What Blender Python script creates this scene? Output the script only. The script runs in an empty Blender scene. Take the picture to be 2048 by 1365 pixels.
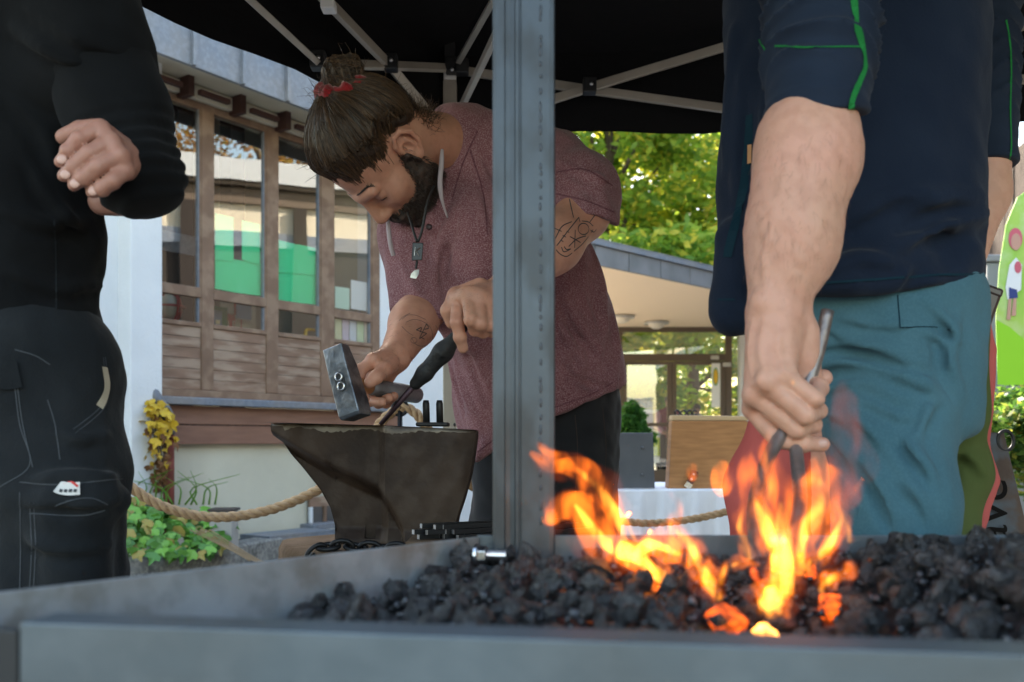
import bpy, bmesh, math, random
import numpy as np
from mathutils import Vector, Matrix, noise as mnoise
random.seed(7); np.random.seed(7)
SC = bpy.context.scene
COL = SC.collection
# ------------------------------------------------------------------ camera
FPX, HORIZON, CAMZ = 1900.0, 880.0, 0.80      # focal length in photo pixels, horizon row, camera height
cam_data = bpy.data.cameras.new('camera'); cam = bpy.data.objects.new('camera', cam_data); COL.objects.link(cam)
cam.location = (0, 0, CAMZ); cam.rotation_euler = (math.radians(90), 0, 0)
cam_data.sensor_width = 36.0; cam_data.lens = 36.0 * FPX / 2048.0
cam_data.shift_y = (HORIZON - 682.5) / 2048.0
cam_data.clip_start = 0.02; cam_data.clip_end = 600
cam_data.dof.use_dof = True; cam_data.dof.focus_distance = 1.85; cam_data.dof.aperture_fstop = 6.0
SC.camera = cam
# ------------------------------------------------------------------ light
world = bpy.data.worlds.new('World'); SC.world = world; world.use_nodes = True
wn = world.node_tree.nodes; wl = world.node_tree.links
bgn = wn['Background']; sky = wn.new('ShaderNodeTexSky'); sky.sky_type = 'NISHITA'; sky.sun_disc = False
SUN_EL, SUN_AZ = math.radians(36), math.radians(-28)   # azimuth from +Y towards +X
sky.sun_elevation = SUN_EL; sky.sun_rotation = SUN_AZ; sky.air_density = 1.6; sky.dust_density = 2.; sky.ozone_density = 0.
wl.new(sky.outputs[0], bgn.inputs[0]); bgn.inputs[1].default_value = 0.14
sl = bpy.data.lights.new('sun', 'SUN'); sl.energy = 5.0; sl.angle = math.radians(0.5); sl.color = (1, .92, .78)
so = bpy.data.objects.new('sun', sl); COL.objects.link(so)
sdir = Vector((math.sin(SUN_AZ) * math.cos(SUN_EL), math.cos(SUN_AZ) * math.cos(SUN_EL), math.sin(SUN_EL)))
so.rotation_euler = sdir.to_track_quat('Z', 'Y').to_euler(); so.location = (-6, 12, 14)
SC.view_settings.view_transform = 'Standard'; SC.view_settings.look = 'None'
SC.view_settings.exposure = 2.35; SC.view_settings.gamma = 1.0
SC.cycles.use_denoising = True
SC.cycles.max_bounces = 8; SC.cycles.volume_step_rate = 1.0; SC.cycles.transparent_max_bounces = 16
SC.cycles.sample_clamp_indirect = 6.0

# ------------------------------------------------------------------ helpers
def P(px, py, d):
    return np.array([(px - 1024.0) / FPX * d, d, CAMZ + (HORIZON - py) / FPX * d])
def pix(p): return (1024 + FPX * p[0] / p[1], HORIZON - FPX * (p[2] - CAMZ) / p[1])

def M(name, col, rough=.6, metal=0., col2=None, nscale=8., nfac=1., bump=None, sss=0., sheen=0., spec=.5, coat=0.,
      ramp=(.35, .65), detail=6., stretch=None, emit=None, col3=None, n3=60., f3=.5, alpha=None, trans=0., coord='Object'):
    m = bpy.data.materials.new(name); m.use_nodes = True
    nt = m.node_tree; b = nt.nodes['Principled BSDF']
    L = nt.links.new
    b.inputs['Base Color'].default_value = (*col, 1)
    b.inputs['Roughness'].default_value = rough; b.inputs['Metallic'].default_value = metal
    b.inputs['Specular IOR Level'].default_value = spec if rough < .78 else min(spec, .12)
    if sss:
        b.inputs['Subsurface Weight'].default_value = sss
        b.inputs['Subsurface Radius'].default_value = (.012, .005, .003); b.inputs['Subsurface Scale'].default_value = .6
    if sheen:
        b.inputs['Sheen Weight'].default_value = sheen; b.inputs['Sheen Roughness'].default_value = .5
    if coat: b.inputs['Coat Weight'].default_value = coat
    if trans: b.inputs['Transmission Weight'].default_value = trans
    if emit:
        b.inputs['Emission Color'].default_value = (*emit[0], 1); b.inputs['Emission Strength'].default_value = emit[1]
    tc = nt.nodes.new('ShaderNodeTexCoord'); src = tc.outputs[coord]
    if stretch:
        mp = nt.nodes.new('ShaderNodeMapping'); mp.inputs['Scale'].default_value = stretch
        L(src, mp.inputs[0]); src = mp.outputs[0]
    cout = None
    def noise(scale, det=detail, vec=None):
        n = nt.nodes.new('ShaderNodeTexNoise'); n.inputs['Scale'].default_value = scale; n.inputs['Detail'].default_value = det
        L(vec or src, n.inputs['Vector']); return n.outputs['Fac']
    if col2 is not None:
        r = nt.nodes.new('ShaderNodeMapRange'); r.inputs['From Min'].default_value = ramp[0]; r.inputs['From Max'].default_value = ramp[1]
        r.inputs['To Max'].default_value = nfac
        L(noise(nscale), r.inputs['Value'])
        mx = nt.nodes.new('ShaderNodeMix'); mx.data_type = 'RGBA'
        mx.inputs[6].default_value = (*col, 1); mx.inputs[7].default_value = (*col2, 1)
        L(r.outputs[0], mx.inputs[0]); cout = mx.outputs[2]
    if col3 is not None:
        r = nt.nodes.new('ShaderNodeMapRange'); r.inputs['From Min'].default_value = .45; r.inputs['From Max'].default_value = .62
        r.inputs['To Max'].default_value = f3
        L(noise(n3, 3.), r.inputs['Value'])
        mx = nt.nodes.new('ShaderNodeMix'); mx.data_type = 'RGBA'
        mx.inputs[6].default_value = (*col, 1); mx.inputs[7].default_value = (*col3, 1)
        if cout: L(cout, mx.inputs[6])
        L(r.outputs[0], mx.inputs[0]); cout = mx.outputs[2]
    if cout: L(cout, b.inputs['Base Color'])
    if bump:
        prev = None
        for sc_, st in (bump if isinstance(bump[0], (tuple, list)) else [bump]):
            bn = nt.nodes.new('ShaderNodeBump'); bn.inputs['Strength'].default_value = st; bn.inputs['Distance'].default_value = .5 / sc_
            L(noise(sc_, 4.), bn.inputs['Height'])
            if prev: L(prev, bn.inputs['Normal'])
            prev = bn.outputs[0]
        L(prev, b.inputs['Normal'])
    return m

def tag(o, label=None, cat=None, group=None, kind=None):
    if label: o['label'] = label
    if cat: o['category'] = cat
    if group: o['group'] = group
    if kind: o['kind'] = kind
    return o
def thing(name, loc, label, cat, group=None):
    o = bpy.data.objects.new(name, None); COL.objects.link(o); o.location = [float(v) for v in loc]; o.empty_display_size = .05
    return tag(o, label, cat, group)
def wloc(o):
    l = np.array(o.location, float)
    while o.parent: o = o.parent; l = l + np.array(o.location, float)
    return l
def mesh(name, verts, faces, mat, parent=None, smooth=False, origin=None):
    """one mesh object; verts are world coordinates"""
    v = np.asarray(verts, np.float64)
    off = wloc(parent) if parent else (np.array(origin, float) if origin is not None else
          np.array([(v[:, 0].min() + v[:, 0].max()) / 2, (v[:, 1].min() + v[:, 1].max()) / 2, v[:, 2].min()]))
    v = v - off
    me = bpy.data.meshes.new(name)
    fa = np.asarray(faces) if not isinstance(faces, np.ndarray) and len(faces) and len(set(map(len, faces))) == 1 else faces
    if isinstance(fa, np.ndarray) and fa.ndim == 2 and len(v) > 2000:
        k = fa.shape[1]; n = len(fa)
        me.vertices.add(len(v)); me.vertices.foreach_set('co', v.astype(np.float32).ravel())
        me.loops.add(n * k); me.loops.foreach_set('vertex_index', fa.astype(np.int32).ravel())
        me.polygons.add(n); me.polygons.foreach_set('loop_start', np.arange(0, n * k, k, dtype=np.int32))
        me.update(calc_edges=True)
    else:
        me.from_pydata([tuple(x) for x in v.tolist()], [], [tuple(int(i) for i in f) for f in faces])
    me.materials.append(mat)
    if smooth: me.polygons.foreach_set('use_smooth', [True] * len(me.polygons))
    me.validate()
    o = bpy.data.objects.new(name, me); COL.objects.link(o)
    if parent: o.parent = parent
    else: o.location = off
    return o
def place(o, loc, rot=None, parent=None):
    o.location = loc
    if rot is not None: o.rotation_euler = rot
    return o
class MB:
    """collects shapes of ONE part"""
    def __init__(s): s.v = []; s.f = []
    def add(s, v, f):
        b = len(s.v); s.v += [tuple(map(float, x)) for x in v]; s.f += [tuple(int(i) + b for i in q) for q in f]; return s
    def hexa(s, v):   # 8 corners: bottom ring 0-3, top ring 4-7
        return s.add(v, [(0, 3, 2, 1), (4, 5, 6, 7), (0, 1, 5, 4), (1, 2, 6, 5), (2, 3, 7, 6), (3, 0, 4, 7)])
    def box(s, a, b):
        x0, y0, z0 = a; x1, y1, z1 = b
        return s.hexa([(x0, y0, z0), (x1, y0, z0), (x1, y1, z0), (x0, y1, z0), (x0, y0, z1), (x1, y0, z1), (x1, y1, z1), (x0, y1, z1)])
    def obox(s, c, ax, ay, az):   # centre and half axes
        c, ax, ay, az = map(np.asarray, (c, ax, ay, az))
        return s.hexa([c - ax - ay - az, c + ax - ay - az, c + ax + ay - az, c - ax + ay - az, c - ax - ay + az, c + ax - ay + az, c + ax + ay + az, c - ax + ay + az])
    def bar(s, a, b, w, h, up=(0, 0, 1)):
        a = np.asarray(a, float); b = np.asarray(b, float); d = b - a; L = np.linalg.norm(d); d = d / L
        x = np.cross(d, np.asarray(up, float))
        if np.linalg.norm(x) < 1e-4: x = np.cross(d, (1., 0, 0))
        x /= np.linalg.norm(x); y = np.cross(x, d)
        return s.obox((a + b) / 2, x * w / 2, d * L / 2, y * h / 2)
    def tube(s, pts, r, n=8, caps=True, closed=False):
        pts = np.asarray(pts, float); m = len(pts); r = np.full(m, r) if np.isscalar(r) else np.asarray(r, float)
        t = np.gradient(pts, axis=0)
        if closed: t = np.roll(pts, -1, 0) - np.roll(pts, 1, 0)
        t /= np.linalg.norm(t, axis=1)[:, None] + 1e-12
        ref = np.array([0, 0, 1.]) if abs(t[0, 2]) < .9 else np.array([1., 0, 0])
        x = np.cross(t[0], ref); x /= np.linalg.norm(x); V = []
        for i in range(m):
            x = x - t[i] * np.dot(x, t[i]); x /= np.linalg.norm(x); y = np.cross(t[i], x)
            for k in range(n):
                a = 2 * math.pi * k / n; V.append(pts[i] + r[i] * (math.cos(a) * x + math.sin(a) * y))
        F = []
        for i in range(m if closed else m - 1):
            j = (i + 1) % m
            for k in range(n): F.append((i * n + k, i * n + (k + 1) % n, j * n + (k + 1) % n, j * n + k))
        if caps and not closed: F += [tuple(range(n))[::-1], tuple((m - 1) * n + k for k in range(n))]
        return s.add(V, F)
    def build(s, name, mat, parent=None, smooth=False, bevel=0, origin=None, seg=2):
        o = mesh(name, s.v, s.f, mat, parent, smooth, origin)
        if bevel:
            md = o.modifiers.new('bevel', 'BEVEL'); md.width = bevel; md.segments = seg; md.limit_method = 'ANGLE'
        return o
def bez(pts, n=24):
    """smooth Catmull-Rom through points"""
    p = np.asarray(pts, float); p = np.vstack([2 * p[0] - p[1], p, 2 * p[-1] - p[-2]]); out = []
    m = len(p) - 3
    for i in range(m):
        for t in np.linspace(0, 1, max(2, n // m), endpoint=False):
            a, b, c, d = p[i:i + 4]
            out.append(.5 * ((2 * b) + (-a + c) * t + (2 * a - 5 * b + 4 * c - d) * t * t + (-a + 3 * b - 3 * c + d) * t ** 3))
    out.append(p[-2]); return np.array(out)
def copy_tree(o, parent=None):
    c = o.copy(); COL.objects.link(c); c.parent = parent
    for ch in o.children: copy_tree(ch, c)
    return c
def ell_mesh(c, r, n=16, m=10, jit=0.):
    V = []; F = []
    for i in range(m + 1):
        th = math.pi * i / m
        for k in range(n):
            a = 2 * math.pi * k / n; j = 1 + random.uniform(-jit, jit)
            V.append((c[0] + r[0] * math.sin(th) * math.cos(a) * j, c[1] + r[1] * math.sin(th) * math.sin(a) * j, c[2] + r[2] * math.cos(th) * j))
    for i in range(m):
        for k in range(n): F.append((i * n + k, (i + 1) * n + k, (i + 1) * n + (k + 1) % n, i * n + (k + 1) % n))
    return V, F

# ------------------------------------------------------------------ implicit surfaces (bodies and clothes)
def nrm(v): v = np.asarray(v, float); return v / np.linalg.norm(v)
def cap(a, b, ra, rb, k=1., w=None):
    a = np.asarray(a, float); b = np.asarray(b, float); ab = b - a; L2 = max(ab @ ab, 1e-12)
    w_ = None if w is None else nrm(w); mk = min(1., k)
    def f(p):
        t = np.clip(((p - a) @ ab) / L2, 0, 1); o = p - a - t[:, None] * ab
        if w_ is not None:
            ow = o @ w_; o = o + (ow / k - ow)[:, None] * w_
        return (np.sqrt((o * o).sum(1)) - (ra + (rb - ra) * t)) * mk
    return f
def ell(c, r, R=None):
    c = np.asarray(c, float); r = np.asarray(r, float)
    def f(p):
        q = p - c
        if R is not None: q = q @ R        # columns of R are the local axes
        k0 = np.sqrt(((q / r) ** 2).sum(1)); k1 = np.sqrt(((q / r ** 2) ** 2).sum(1)) + 1e-9
        return k0 * (k0 - 1) / k1
    return f
def chain(pts, rad, k=1., w=None):
    fs = [cap(pts[i], pts[i + 1], rad[i], rad[i + 1], k, w) for i in range(len(pts) - 1)]
    def f(p):
        d = fs[0](p)
        for g in fs[1:]: d = smin(d, g(p), .3 * min(rad))
        return d
    return f
def smin(a, b, k):
    if k <= 0: return np.minimum(a, b)
    h = np.clip(.5 + .5 * (b - a) / k, 0, 1)
    return b + (a - b) * h - k * h * (1 - h)
def smax(a, b, k): return -smin(-a, -b, k)
class SDF:
    def __init__(s): s.ops = []; s.warp = None
    def u(s, f, k=.0): s.ops.append((f, k, 0)); return s
    def sub(s, f, k=.0): s.ops.append((f, k, 1)); return s
    def isect(s, f, k=.0): s.ops.append((f, k, 2)); return s
    def __call__(s, p):
        d = None
        for f, k, op in s.ops:
            g = f(p)
            if d is None: d = g
            elif op == 0: d = smin(d, g, k)
            elif op == 1: d = smax(d, -g, k)
            else: d = smax(d, g, k)
        if s.warp is not None: d = d + s.warp(p)
        return d
    def hit(s, px, py, d0=.6, d1=4.):
        """depth where the ray of a photo pixel meets the surface"""
        dirv = P(px, py, 1.) - np.array([0, 0, CAMZ]); ds = np.linspace(d0, d1, 700)
        v = s(np.array([0, 0, CAMZ]) + ds[:, None] * dirv)
        i = np.argmax(v < 0)
        if v[i] >= 0: return None
        if i == 0: return float(ds[0])
        return float(ds[i - 1] + (ds[i] - ds[i - 1]) * v[i - 1] / (v[i - 1] - v[i]))
    def polygonise(s, lo, hi, h, B=8):
        lo = np.asarray(lo, float); hi = np.asarray(hi, float)
        nb = np.ceil((hi - lo) / (h * B)).astype(int); n = nb * B + 1
        ci = np.stack(np.meshgrid(*[np.arange(k) for k in nb], indexing='ij'), -1).reshape(-1, 3)
        cc = lo + (ci + .5) * B * h; cv = s(cc)
        V = np.empty(n, np.float32); act = np.abs(cv) < B * h * .87 * 1.5
        S = np.sign(cv).reshape(nb).astype(np.float32)
        V[:-1, :-1, :-1] = np.repeat(np.repeat(np.repeat(S, B, 0), B, 1), B, 2); V[-1] = 1; V[:, -1] = 1; V[:, :, -1] = 1
        g = np.stack(np.meshgrid(*[np.arange(B + 1)] * 3, indexing='ij'), -1).reshape(-1, 3)
        A = ci[act]
        for st in range(0, len(A), 400):
            ix = (A[st:st + 400, None] * B + g[None]).reshape(-1, 3)
            V[ix[:, 0], ix[:, 1], ix[:, 2]] = s(lo + ix * h)
        I = V < 0
        cs = I[:-1, :-1, :-1].astype(np.int8)
        for dx in (0, 1):
            for dy in (0, 1):
                for dz in (0, 1):
                    if dx + dy + dz: cs = cs + I[dx:n[0] - 1 + dx, dy:n[1] - 1 + dy, dz:n[2] - 1 + dz]
        C = np.argwhere((cs > 0) & (cs < 8)); idx = -np.ones(n - 1, np.int32); idx[C[:, 0], C[:, 1], C[:, 2]] = np.arange(len(C))
        acc = np.zeros((len(C), 3)); cnt = np.zeros(len(C))
        cor = [(0, 0, 0), (1, 0, 0), (0, 1, 0), (1, 1, 0), (0, 0, 1), (1, 0, 1), (0, 1, 1), (1, 1, 1)]
        for i in range(8):
            for j in range(i + 1, 8):
                a = np.array(cor[i]); b = np.array(cor[j])
                if np.abs(a - b).sum() != 1: continue
                va = V[tuple((C + a).T)]; vb = V[tuple((C + b).T)]; m = (va < 0) != (vb < 0)
                t = np.where(m, va / np.where(m, va - vb, 1), 0)
                acc += np.where(m[:, None], a + t[:, None] * (b - a), 0); cnt += m
        verts = lo + (C + acc / cnt[:, None]) * h
        F = []
        for ax in range(3):
            e = [0, 0, 0]; e[ax] = 1; o1 = [0, 0, 0]; o1[(ax + 1) % 3] = 1; o2 = [0, 0, 0]; o2[(ax + 2) % 3] = 1
            sl0 = tuple(slice(0, n[k] - e[k]) for k in range(3)); sl1 = tuple(slice(e[k], n[k]) for k in range(3))
            E = np.argwhere(I[sl0] != I[sl1])
            E = E[(E[:, (ax + 1) % 3] > 0) & (E[:, (ax + 2) % 3] > 0) & (E[:, (ax + 1) % 3] < n[(ax + 1) % 3] - 1) & (E[:, (ax + 2) % 3] < n[(ax + 2) % 3] - 1)]
            if not len(E): continue
            ins = I[tuple(E.T)]; o1 = np.array(o1); o2 = np.array(o2)
            q = np.stack([idx[tuple((E - o1 - o2).T)], idx[tuple((E - o2).T)], idx[tuple(E.T)], idx[tuple((E - o1).T)]], 1)
            q[~ins] = q[~ins][:, ::-1]; F.append(q)
        F = np.vstack(F); F = F[(F >= 0).all(1)]
        return verts, F
    def obj(s, name, lo, hi, h, mat, parent=None, disp=None):
        v, f = s.polygonise(lo, hi, h)
        if disp is not None: v = disp(v)
        return mesh(name, v, f, mat, parent, True)
    def grad(s, p, e=.0015):
        p = np.asarray(p, float)
        g = np.stack([s(p + np.array(o) * e) - s(p - np.array(o) * e) for o in ((1, 0, 0), (0, 1, 0), (0, 0, 1))], 1)
        return g / (np.linalg.norm(g, axis=1)[:, None] + 1e-9)
    def snap(s, p, off=0., it=4):
        p = np.array(p, float); n = len(p); e = .0015
        for _ in range(it):
            q = np.concatenate([p, p + [e, 0, 0], p + [0, e, 0], p + [0, 0, e]]); v = s(q)
            g = np.stack([v[n:2 * n] - v[:n], v[2 * n:3 * n] - v[:n], v[3 * n:] - v[:n]], 1); g /= np.linalg.norm(g, axis=1)[:, None] + 1e-9
            p = p - g * ((v[:n] - off))[:, None]
        return p
def vnoise(p, sc=1., seed=0.):
    """cheap smooth pseudo noise from sines, about -1..1"""
    x, y, z = (p * sc).T + seed
    return (np.sin(1.7 * x + 1.3 * y + .7 * np.sin(2.1 * z + x)) + np.sin(2.3 * y - 1.1 * z + .9 * np.sin(1.6 * x + y)) + np.sin(1.9 * z + 1.5 * x + .8 * np.sin(2.4 * y))) / 3
def surf_strip(sdf, pixels, width, off=.0008, d0=.6, d1=4., n=None):
    """a thin flat ribbon (stitching, seam, ink) lying on the surface along a traced line"""
    pp = np.array(pixels, float)
    if n: pp = bez(pp, n)
    pts = []
    last = None
    for x, y in pp:
        d = sdf.hit(x, y, d0, d1)
        if d is None: continue
        if last is not None and abs(d - last) > .06: continue
        last = d; pts.append(P(x, y, d))
    if len(pts) < 2: return None
    pts = sdf.snap(np.array(pts), off); g = sdf.grad(pts); t = np.gradient(pts, axis=0); t /= np.linalg.norm(t, axis=1)[:, None] + 1e-9
    s = np.cross(t, g); s /= np.linalg.norm(s, axis=1)[:, None] + 1e-9
    V = []
    for p, a in zip(pts, s): V += [p - a * width / 2, p + a * width / 2]
    F = [(2 * i, 2 * i + 1, 2 * i + 3, 2 * i + 2) for i in range(len(pts) - 1)]
    return V, F
# ================================================================== setting
m_ground = M('asphalt', (.13, .125, .12), .9, col2=(.17, .165, .155), nscale=3, bump=((60, .4), (9, .3)))
m_pave = M('pale bounce paving', (.40, .36, .31), .9, col2=(.46, .42, .37), nscale=3, bump=((60, .3),))  # paler than the courtyard ground, added to bounce light onto the soffit
mesh('bounce_forecourt', [(-1.2, 8.8, .004), (5.8, 8.8, .004), (5.8, 40, .004), (-6, 40, .004)], [(0, 1, 2, 3)], m_pave)['kind'] = 'structure'
mesh('ground', [(-90, -60, 0), (90, -60, 0), (90, 140, 0), (-90, 140, 0)], [(0, 1, 2, 3)], m_ground)['kind'] = 'structure'
# ---- facade frame of the window building
UF = np.array([.572, .820, 0]); UF /= np.linalg.norm(UF); NF = np.array([UF[1], -UF[0], 0])
F0 = np.array([(600 - 1024) / FPX * 6.97, 6.97, 0])
def fs(px, py, o=0.):
    a = (px - 1024) / FPX; b = F0 + NF * o
    s = (a * b[1] - b[0]) / (UF[0] - a * UF[1]); d = b[1] + UF[1] * s
    return s, CAMZ + (HORIZON - py) / FPX * d
def fp(s, o, z): return F0 + UF * s + NF * o + np.array([0, 0, z])
def fbox(mb, s0, s1, o0, o1, z0, z1):
    return mb.hexa([fp(s0, o1, z0), fp(s1, o1, z0), fp(s1, o0, z0), fp(s0, o0, z0), fp(s0, o1, z1), fp(s1, o1, z1), fp(s1, o0, z1), fp(s0, o0, z1)])
def FB(*a): return fbox(MB(), *a)
sx = lambda px, o=0.: fs(px, 800, o)[0]
fz = lambda py, o=0., px=430: fs(px, py, o)[1]
m_plaster = M('white roughcast', (.74, .745, .75), .95, col2=(.68, .685, .69), nscale=3, bump=((140, .5), (50, .3)))
m_cream = M('cream plaster', (.68, .61, .48), .95, col2=(.58, .52, .41), nscale=2.2, bump=((120, .35),))
m_found = M('foundation plaster', (.62, .58, .46), .95, col2=(.50, .46, .36), nscale=1.6, bump=((110, .3),))
m_wood = M('weathered brown boards', (.20, .118, .075), .75, col2=(.25, .15, .10), nscale=5, stretch=(1, 1, 5), col3=(.50, .39, .29), n3=4., f3=.42, bump=((40, .12),))
m_frame = M('brown painted frame', (.17, .098, .06), .7, col2=(.22, .132, .085), nscale=5, col3=(.40, .28, .19), n3=9, f3=.35, bump=((60, .25),))
m_band = M('red brown boards', (.20, .095, .06), .7, col2=(.25, .125, .08), nscale=4, stretch=(1, 1, 7), bump=((50, .2),))
m_zinc = M('blue grey sheet metal', (.17, .20, .25), .55, .35, col2=(.24, .23, .23), nscale=2.5, bump=((20, .1),), col3=(.34, .36, .4), n3=30, f3=.25)
m_conc = M('weathered concrete', (.25, .24, .22), .95, col2=(.13, .125, .115), nscale=9, bump=((70, .6), (18, .4)), col3=(.36, .34, .3), n3=40, f3=.6)
m_redwood = M('dark red rafter', (.06, .022, .015), .7)
m_dark = M('dark timber', (.045, .035, .03), .8)
m_room = M('room plaster', (.80, .73, .58), .9)
def glass_mat(name, refl, tint=(.9, .95, .95)):
    m = bpy.data.materials.new(name); m.use_nodes = True; nt = m.node_tree; nt.nodes.clear()
    out = nt.nodes.new('ShaderNodeOutputMaterial'); mx = nt.nodes.new('ShaderNodeMixShader'); tr = nt.nodes.new('ShaderNodeBsdfTransparent'); gl = nt.nodes.new('ShaderNodeBsdfGlossy')
    gl.inputs['Roughness'].default_value = .0; tr.inputs[0].default_value = (*tint, 1); mx.inputs[0].default_value = refl
    n = nt.nodes.new('ShaderNodeTexNoise'); n.inputs['Scale'].default_value = 1.3; tcn = nt.nodes.new('ShaderNodeTexCoord'); nt.links.new(tcn.outputs['Object'], n.inputs['Vector'])
    bp = nt.nodes.new('ShaderNodeBump'); bp.inputs['Strength'].default_value = .005; bp.inputs['Distance'].default_value = .3
    nt.links.new(n.outputs[0], bp.inputs['Height']); nt.links.new(bp.outputs[0], gl.inputs['Normal'])
    nt.links.new(tr.outputs[0], mx.inputs[1]); nt.links.new(gl.outputs[0], mx.inputs[2]); nt.links.new(mx.outputs[0], out.inputs[0])
    return m
m_glass = glass_mat('window glass', .30, (.97, .98, .97)); m_glass2 = glass_mat('door glass', .3)

zt0, zt1 = fz(600), fz(580)             # transom
zsill = fz(649); zhead = fz(229); zfr = fz(214); zlin = fz(203); zpl = fz(782); zl0, zl1 = fz(812, .06), fz(786, .06)
zb0 = fz(889); zkerb = .14
sJ0, sJ1 = sx(300), sx(760); sR = sx(985); sL = sx(150)
zroof = 4.05
bld = thing('window_building', fp((sJ0 + sJ1) / 2, 0, 0), 'white plastered building with brown timber windows and grey metal fascia', 'building')
FB(sL - 3, sx(236), 0, -.25, 0, zroof).build('wall', m_plaster, bld)
FB(sx(236), sJ0, .13, -.25, 0, zroof).build('wall_pier', m_plaster, bld, bevel=.01)
FB(sJ1, sR + 1.2, 0, -.25, 0, zroof).build('wall', m_plaster, bld)
FB(sJ0, sJ1, -.045, -.25, 0, zb0 + .002).build('foundation_wall', m_found, bld)
FB(sJ0, sJ1, 0, -.25, zlin + .05, zroof).build('wall', m_cream, bld)
FB(sJ0, sJ1, .03, -.20, zfr, zlin + .05).build('lintel', m_cream, bld, bevel=.006)
# side and back walls, floor of the room, roof
FB(sL - 3, sR + 1.2, -3.2, -3.35, 0, zroof).build('wall', m_room, bld)
FB(sL - 3, sL - 2.8, -.26, -3.2, 0, zroof).build('wall', m_cream, bld)
FB(sJ1 + .02, sJ1 + .2, -.26, -3.2, zsill, zroof).build('partition', m_cream, bld)
FB(sL - 2.8, sR + 1.2, -.26, -3.2, zsill - .7, zsill - .6).build('floor_slab', m_conc, bld)
FB(sL - 3.2, sR + 1.3, .40, -3.6, zroof + .003, zroof + .2).build('roof', m_conc, bld)
# fascia panels on the roof edge
of = .45; fzb = fz(149, of); fzt = fz(28, of)
seams = [sx(268, of), sx(385, of), sx(484, of), sx(573, of)]; w = seams[1] - seams[0]
edges = [seams[0] - w * k for k in (4, 3, 2, 1)] + seams + [seams[3] + w * k for k in range(1, 7)]
for a, b in zip(edges[:-1], edges[1:]):
    FB(a + .006, b - .006, of, of - .03, fzb + random.uniform(-.004, .004), fzt + .25).build('fascia_panel', m_zinc, bld, bevel=.004)
    FB(b - .012, b + .012, of + .028, of - .02, fzb - .002, fzt + .25).build('seam_strip', m_zinc, bld, bevel=.003)
FB(edges[0], edges[-1], of - .031, -.02, fzb + .09, fzb + .13).build('soffit_boarding', m_cream, bld)
for px in (300, 403, 507, 597, 680):
    s = sx(px, .22); r = FB(s - .022, s + .022, .12, .0, fzb - .035, fzb + .088).build('rafter_end', m_redwood, bld)
    FB(s + .03, s + .26, .18, .14, fzb - .03, fzb + .0).build('rafter_batten', m_redwood, bld)
# mullions, transoms, sashes
mull = [(300, 308), (404, 428), (534, 557), (643, 669), (745, 760)]
ms = [(sx(a), sx(b)) for a, b in mull]
for a, b in ms: FB(a, b, .0, -.055, zpl, zfr - .002).build('mullion', m_frame, bld, bevel=.006)
rail = FB(ms[0][0] + .002, ms[-1][1] - .002, -.003, -.052, zhead, zfr - .004).build('head_rail', m_frame, bld, bevel=.004)
for i in range(4):
    a, b = ms[i][1], ms[i + 1][0]
    FB(a, b, -.002, -.045, zt0, zt1).build('transom', m_frame, bld, bevel=.005)
    FB(a, b, -.002, -.045, zsill - .03, zsill).build('sash_rail', m_frame, bld, bevel=.004)
    for z0, z1 in ((zt1, zhead), (zsill, zt0)):
        FB(a, a + .008, -.008, -.04, z0, z1).build('sash_stile', m_frame, bld)
        FB(b - .012, b, -.008, -.04, z0, z1).build('sash_stile', m_frame, bld)
        FB(b - .022, b - .0125, -.012, -.04, z0, z1).build('glazing_gasket', m_zinc, bld)
        s_ = mesh('pane', [fp(a + .008, -.024, z0), fp(b - .022, -.024, z0), fp(b - .022, -.024, z1), fp(a + .008, -.024, z1)], [(0, 1, 2, 3)], m_glass, bld)
    zz = np.linspace(zpl, zsill - .031, 7)
    for k in range(6):
        FB(a, b, -.012 - random.uniform(0, .003), -.05, zz[k] + .0012, zz[k + 1] - .0012).build('plank', m_wood, bld, bevel=.0018)
    FB(a, b, -.05, -.09, zpl, zsill - .04).build('plank_backing', m_dark, bld)
FB(sJ0 - .02, sx(790), .075, -.02, zl0, zl0 + .05).build('sill_flashing', m_zinc, bld, bevel=.006)
FB(sJ0, sJ1 + .1, .035, -.02, zl0 + .051, zpl - .003).build('sill_board', m_frame, bld, bevel=.004)
zm = (zl0 + zb0) / 2
FB(sJ0, sJ1 + .22, .012, -.03, zb0, zm - .003).build('plinth_board', m_band, bld, bevel=.004)
FB(sJ0, sJ1 + .22, .014, -.03, zm + .003, zl0 - .004).build('plinth_board', m_band, bld, bevel=.004)
FB(sJ1, sJ1 + .3, .001, -.03, zpl + .1, zpl + .101)
# basement window
b0, b1 = sx(617, -.02), sx(680, -.02); bz0, bz1 = fz(1046, 0, 630), fz(994, 0, 630)
FB(b0, b1, -.02, -.03, bz0, bz1).build('basement_recess', m_dark, bld)
bw = FB(b0, b1, -.002, -.03, bz1 - .075, bz1).build('basement_shutter', m_wood, bld)
for s in (b0, (b0 + b1) / 2 - .02, b1 - .03): FB(s, s + .025, .0, -.03, bz0, bz1 - .076).build('basement_window_frame', m_plaster if s == b0 else m_frame, bld)
mesh('basement_pane', [fp(b0, -.012, bz0), fp(b1, -.012, bz0), fp(b1, -.012, bz1 - .07), fp(b0, -.012, bz1 - .07)], [(0, 1, 2, 3)], m_glass, bld)
FB(b0 - .06, b1 + .1, .09, -.05, bz0 - .045, bz0 - .002).build('basement_sill', m_zinc, bld, bevel=.004)
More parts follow.
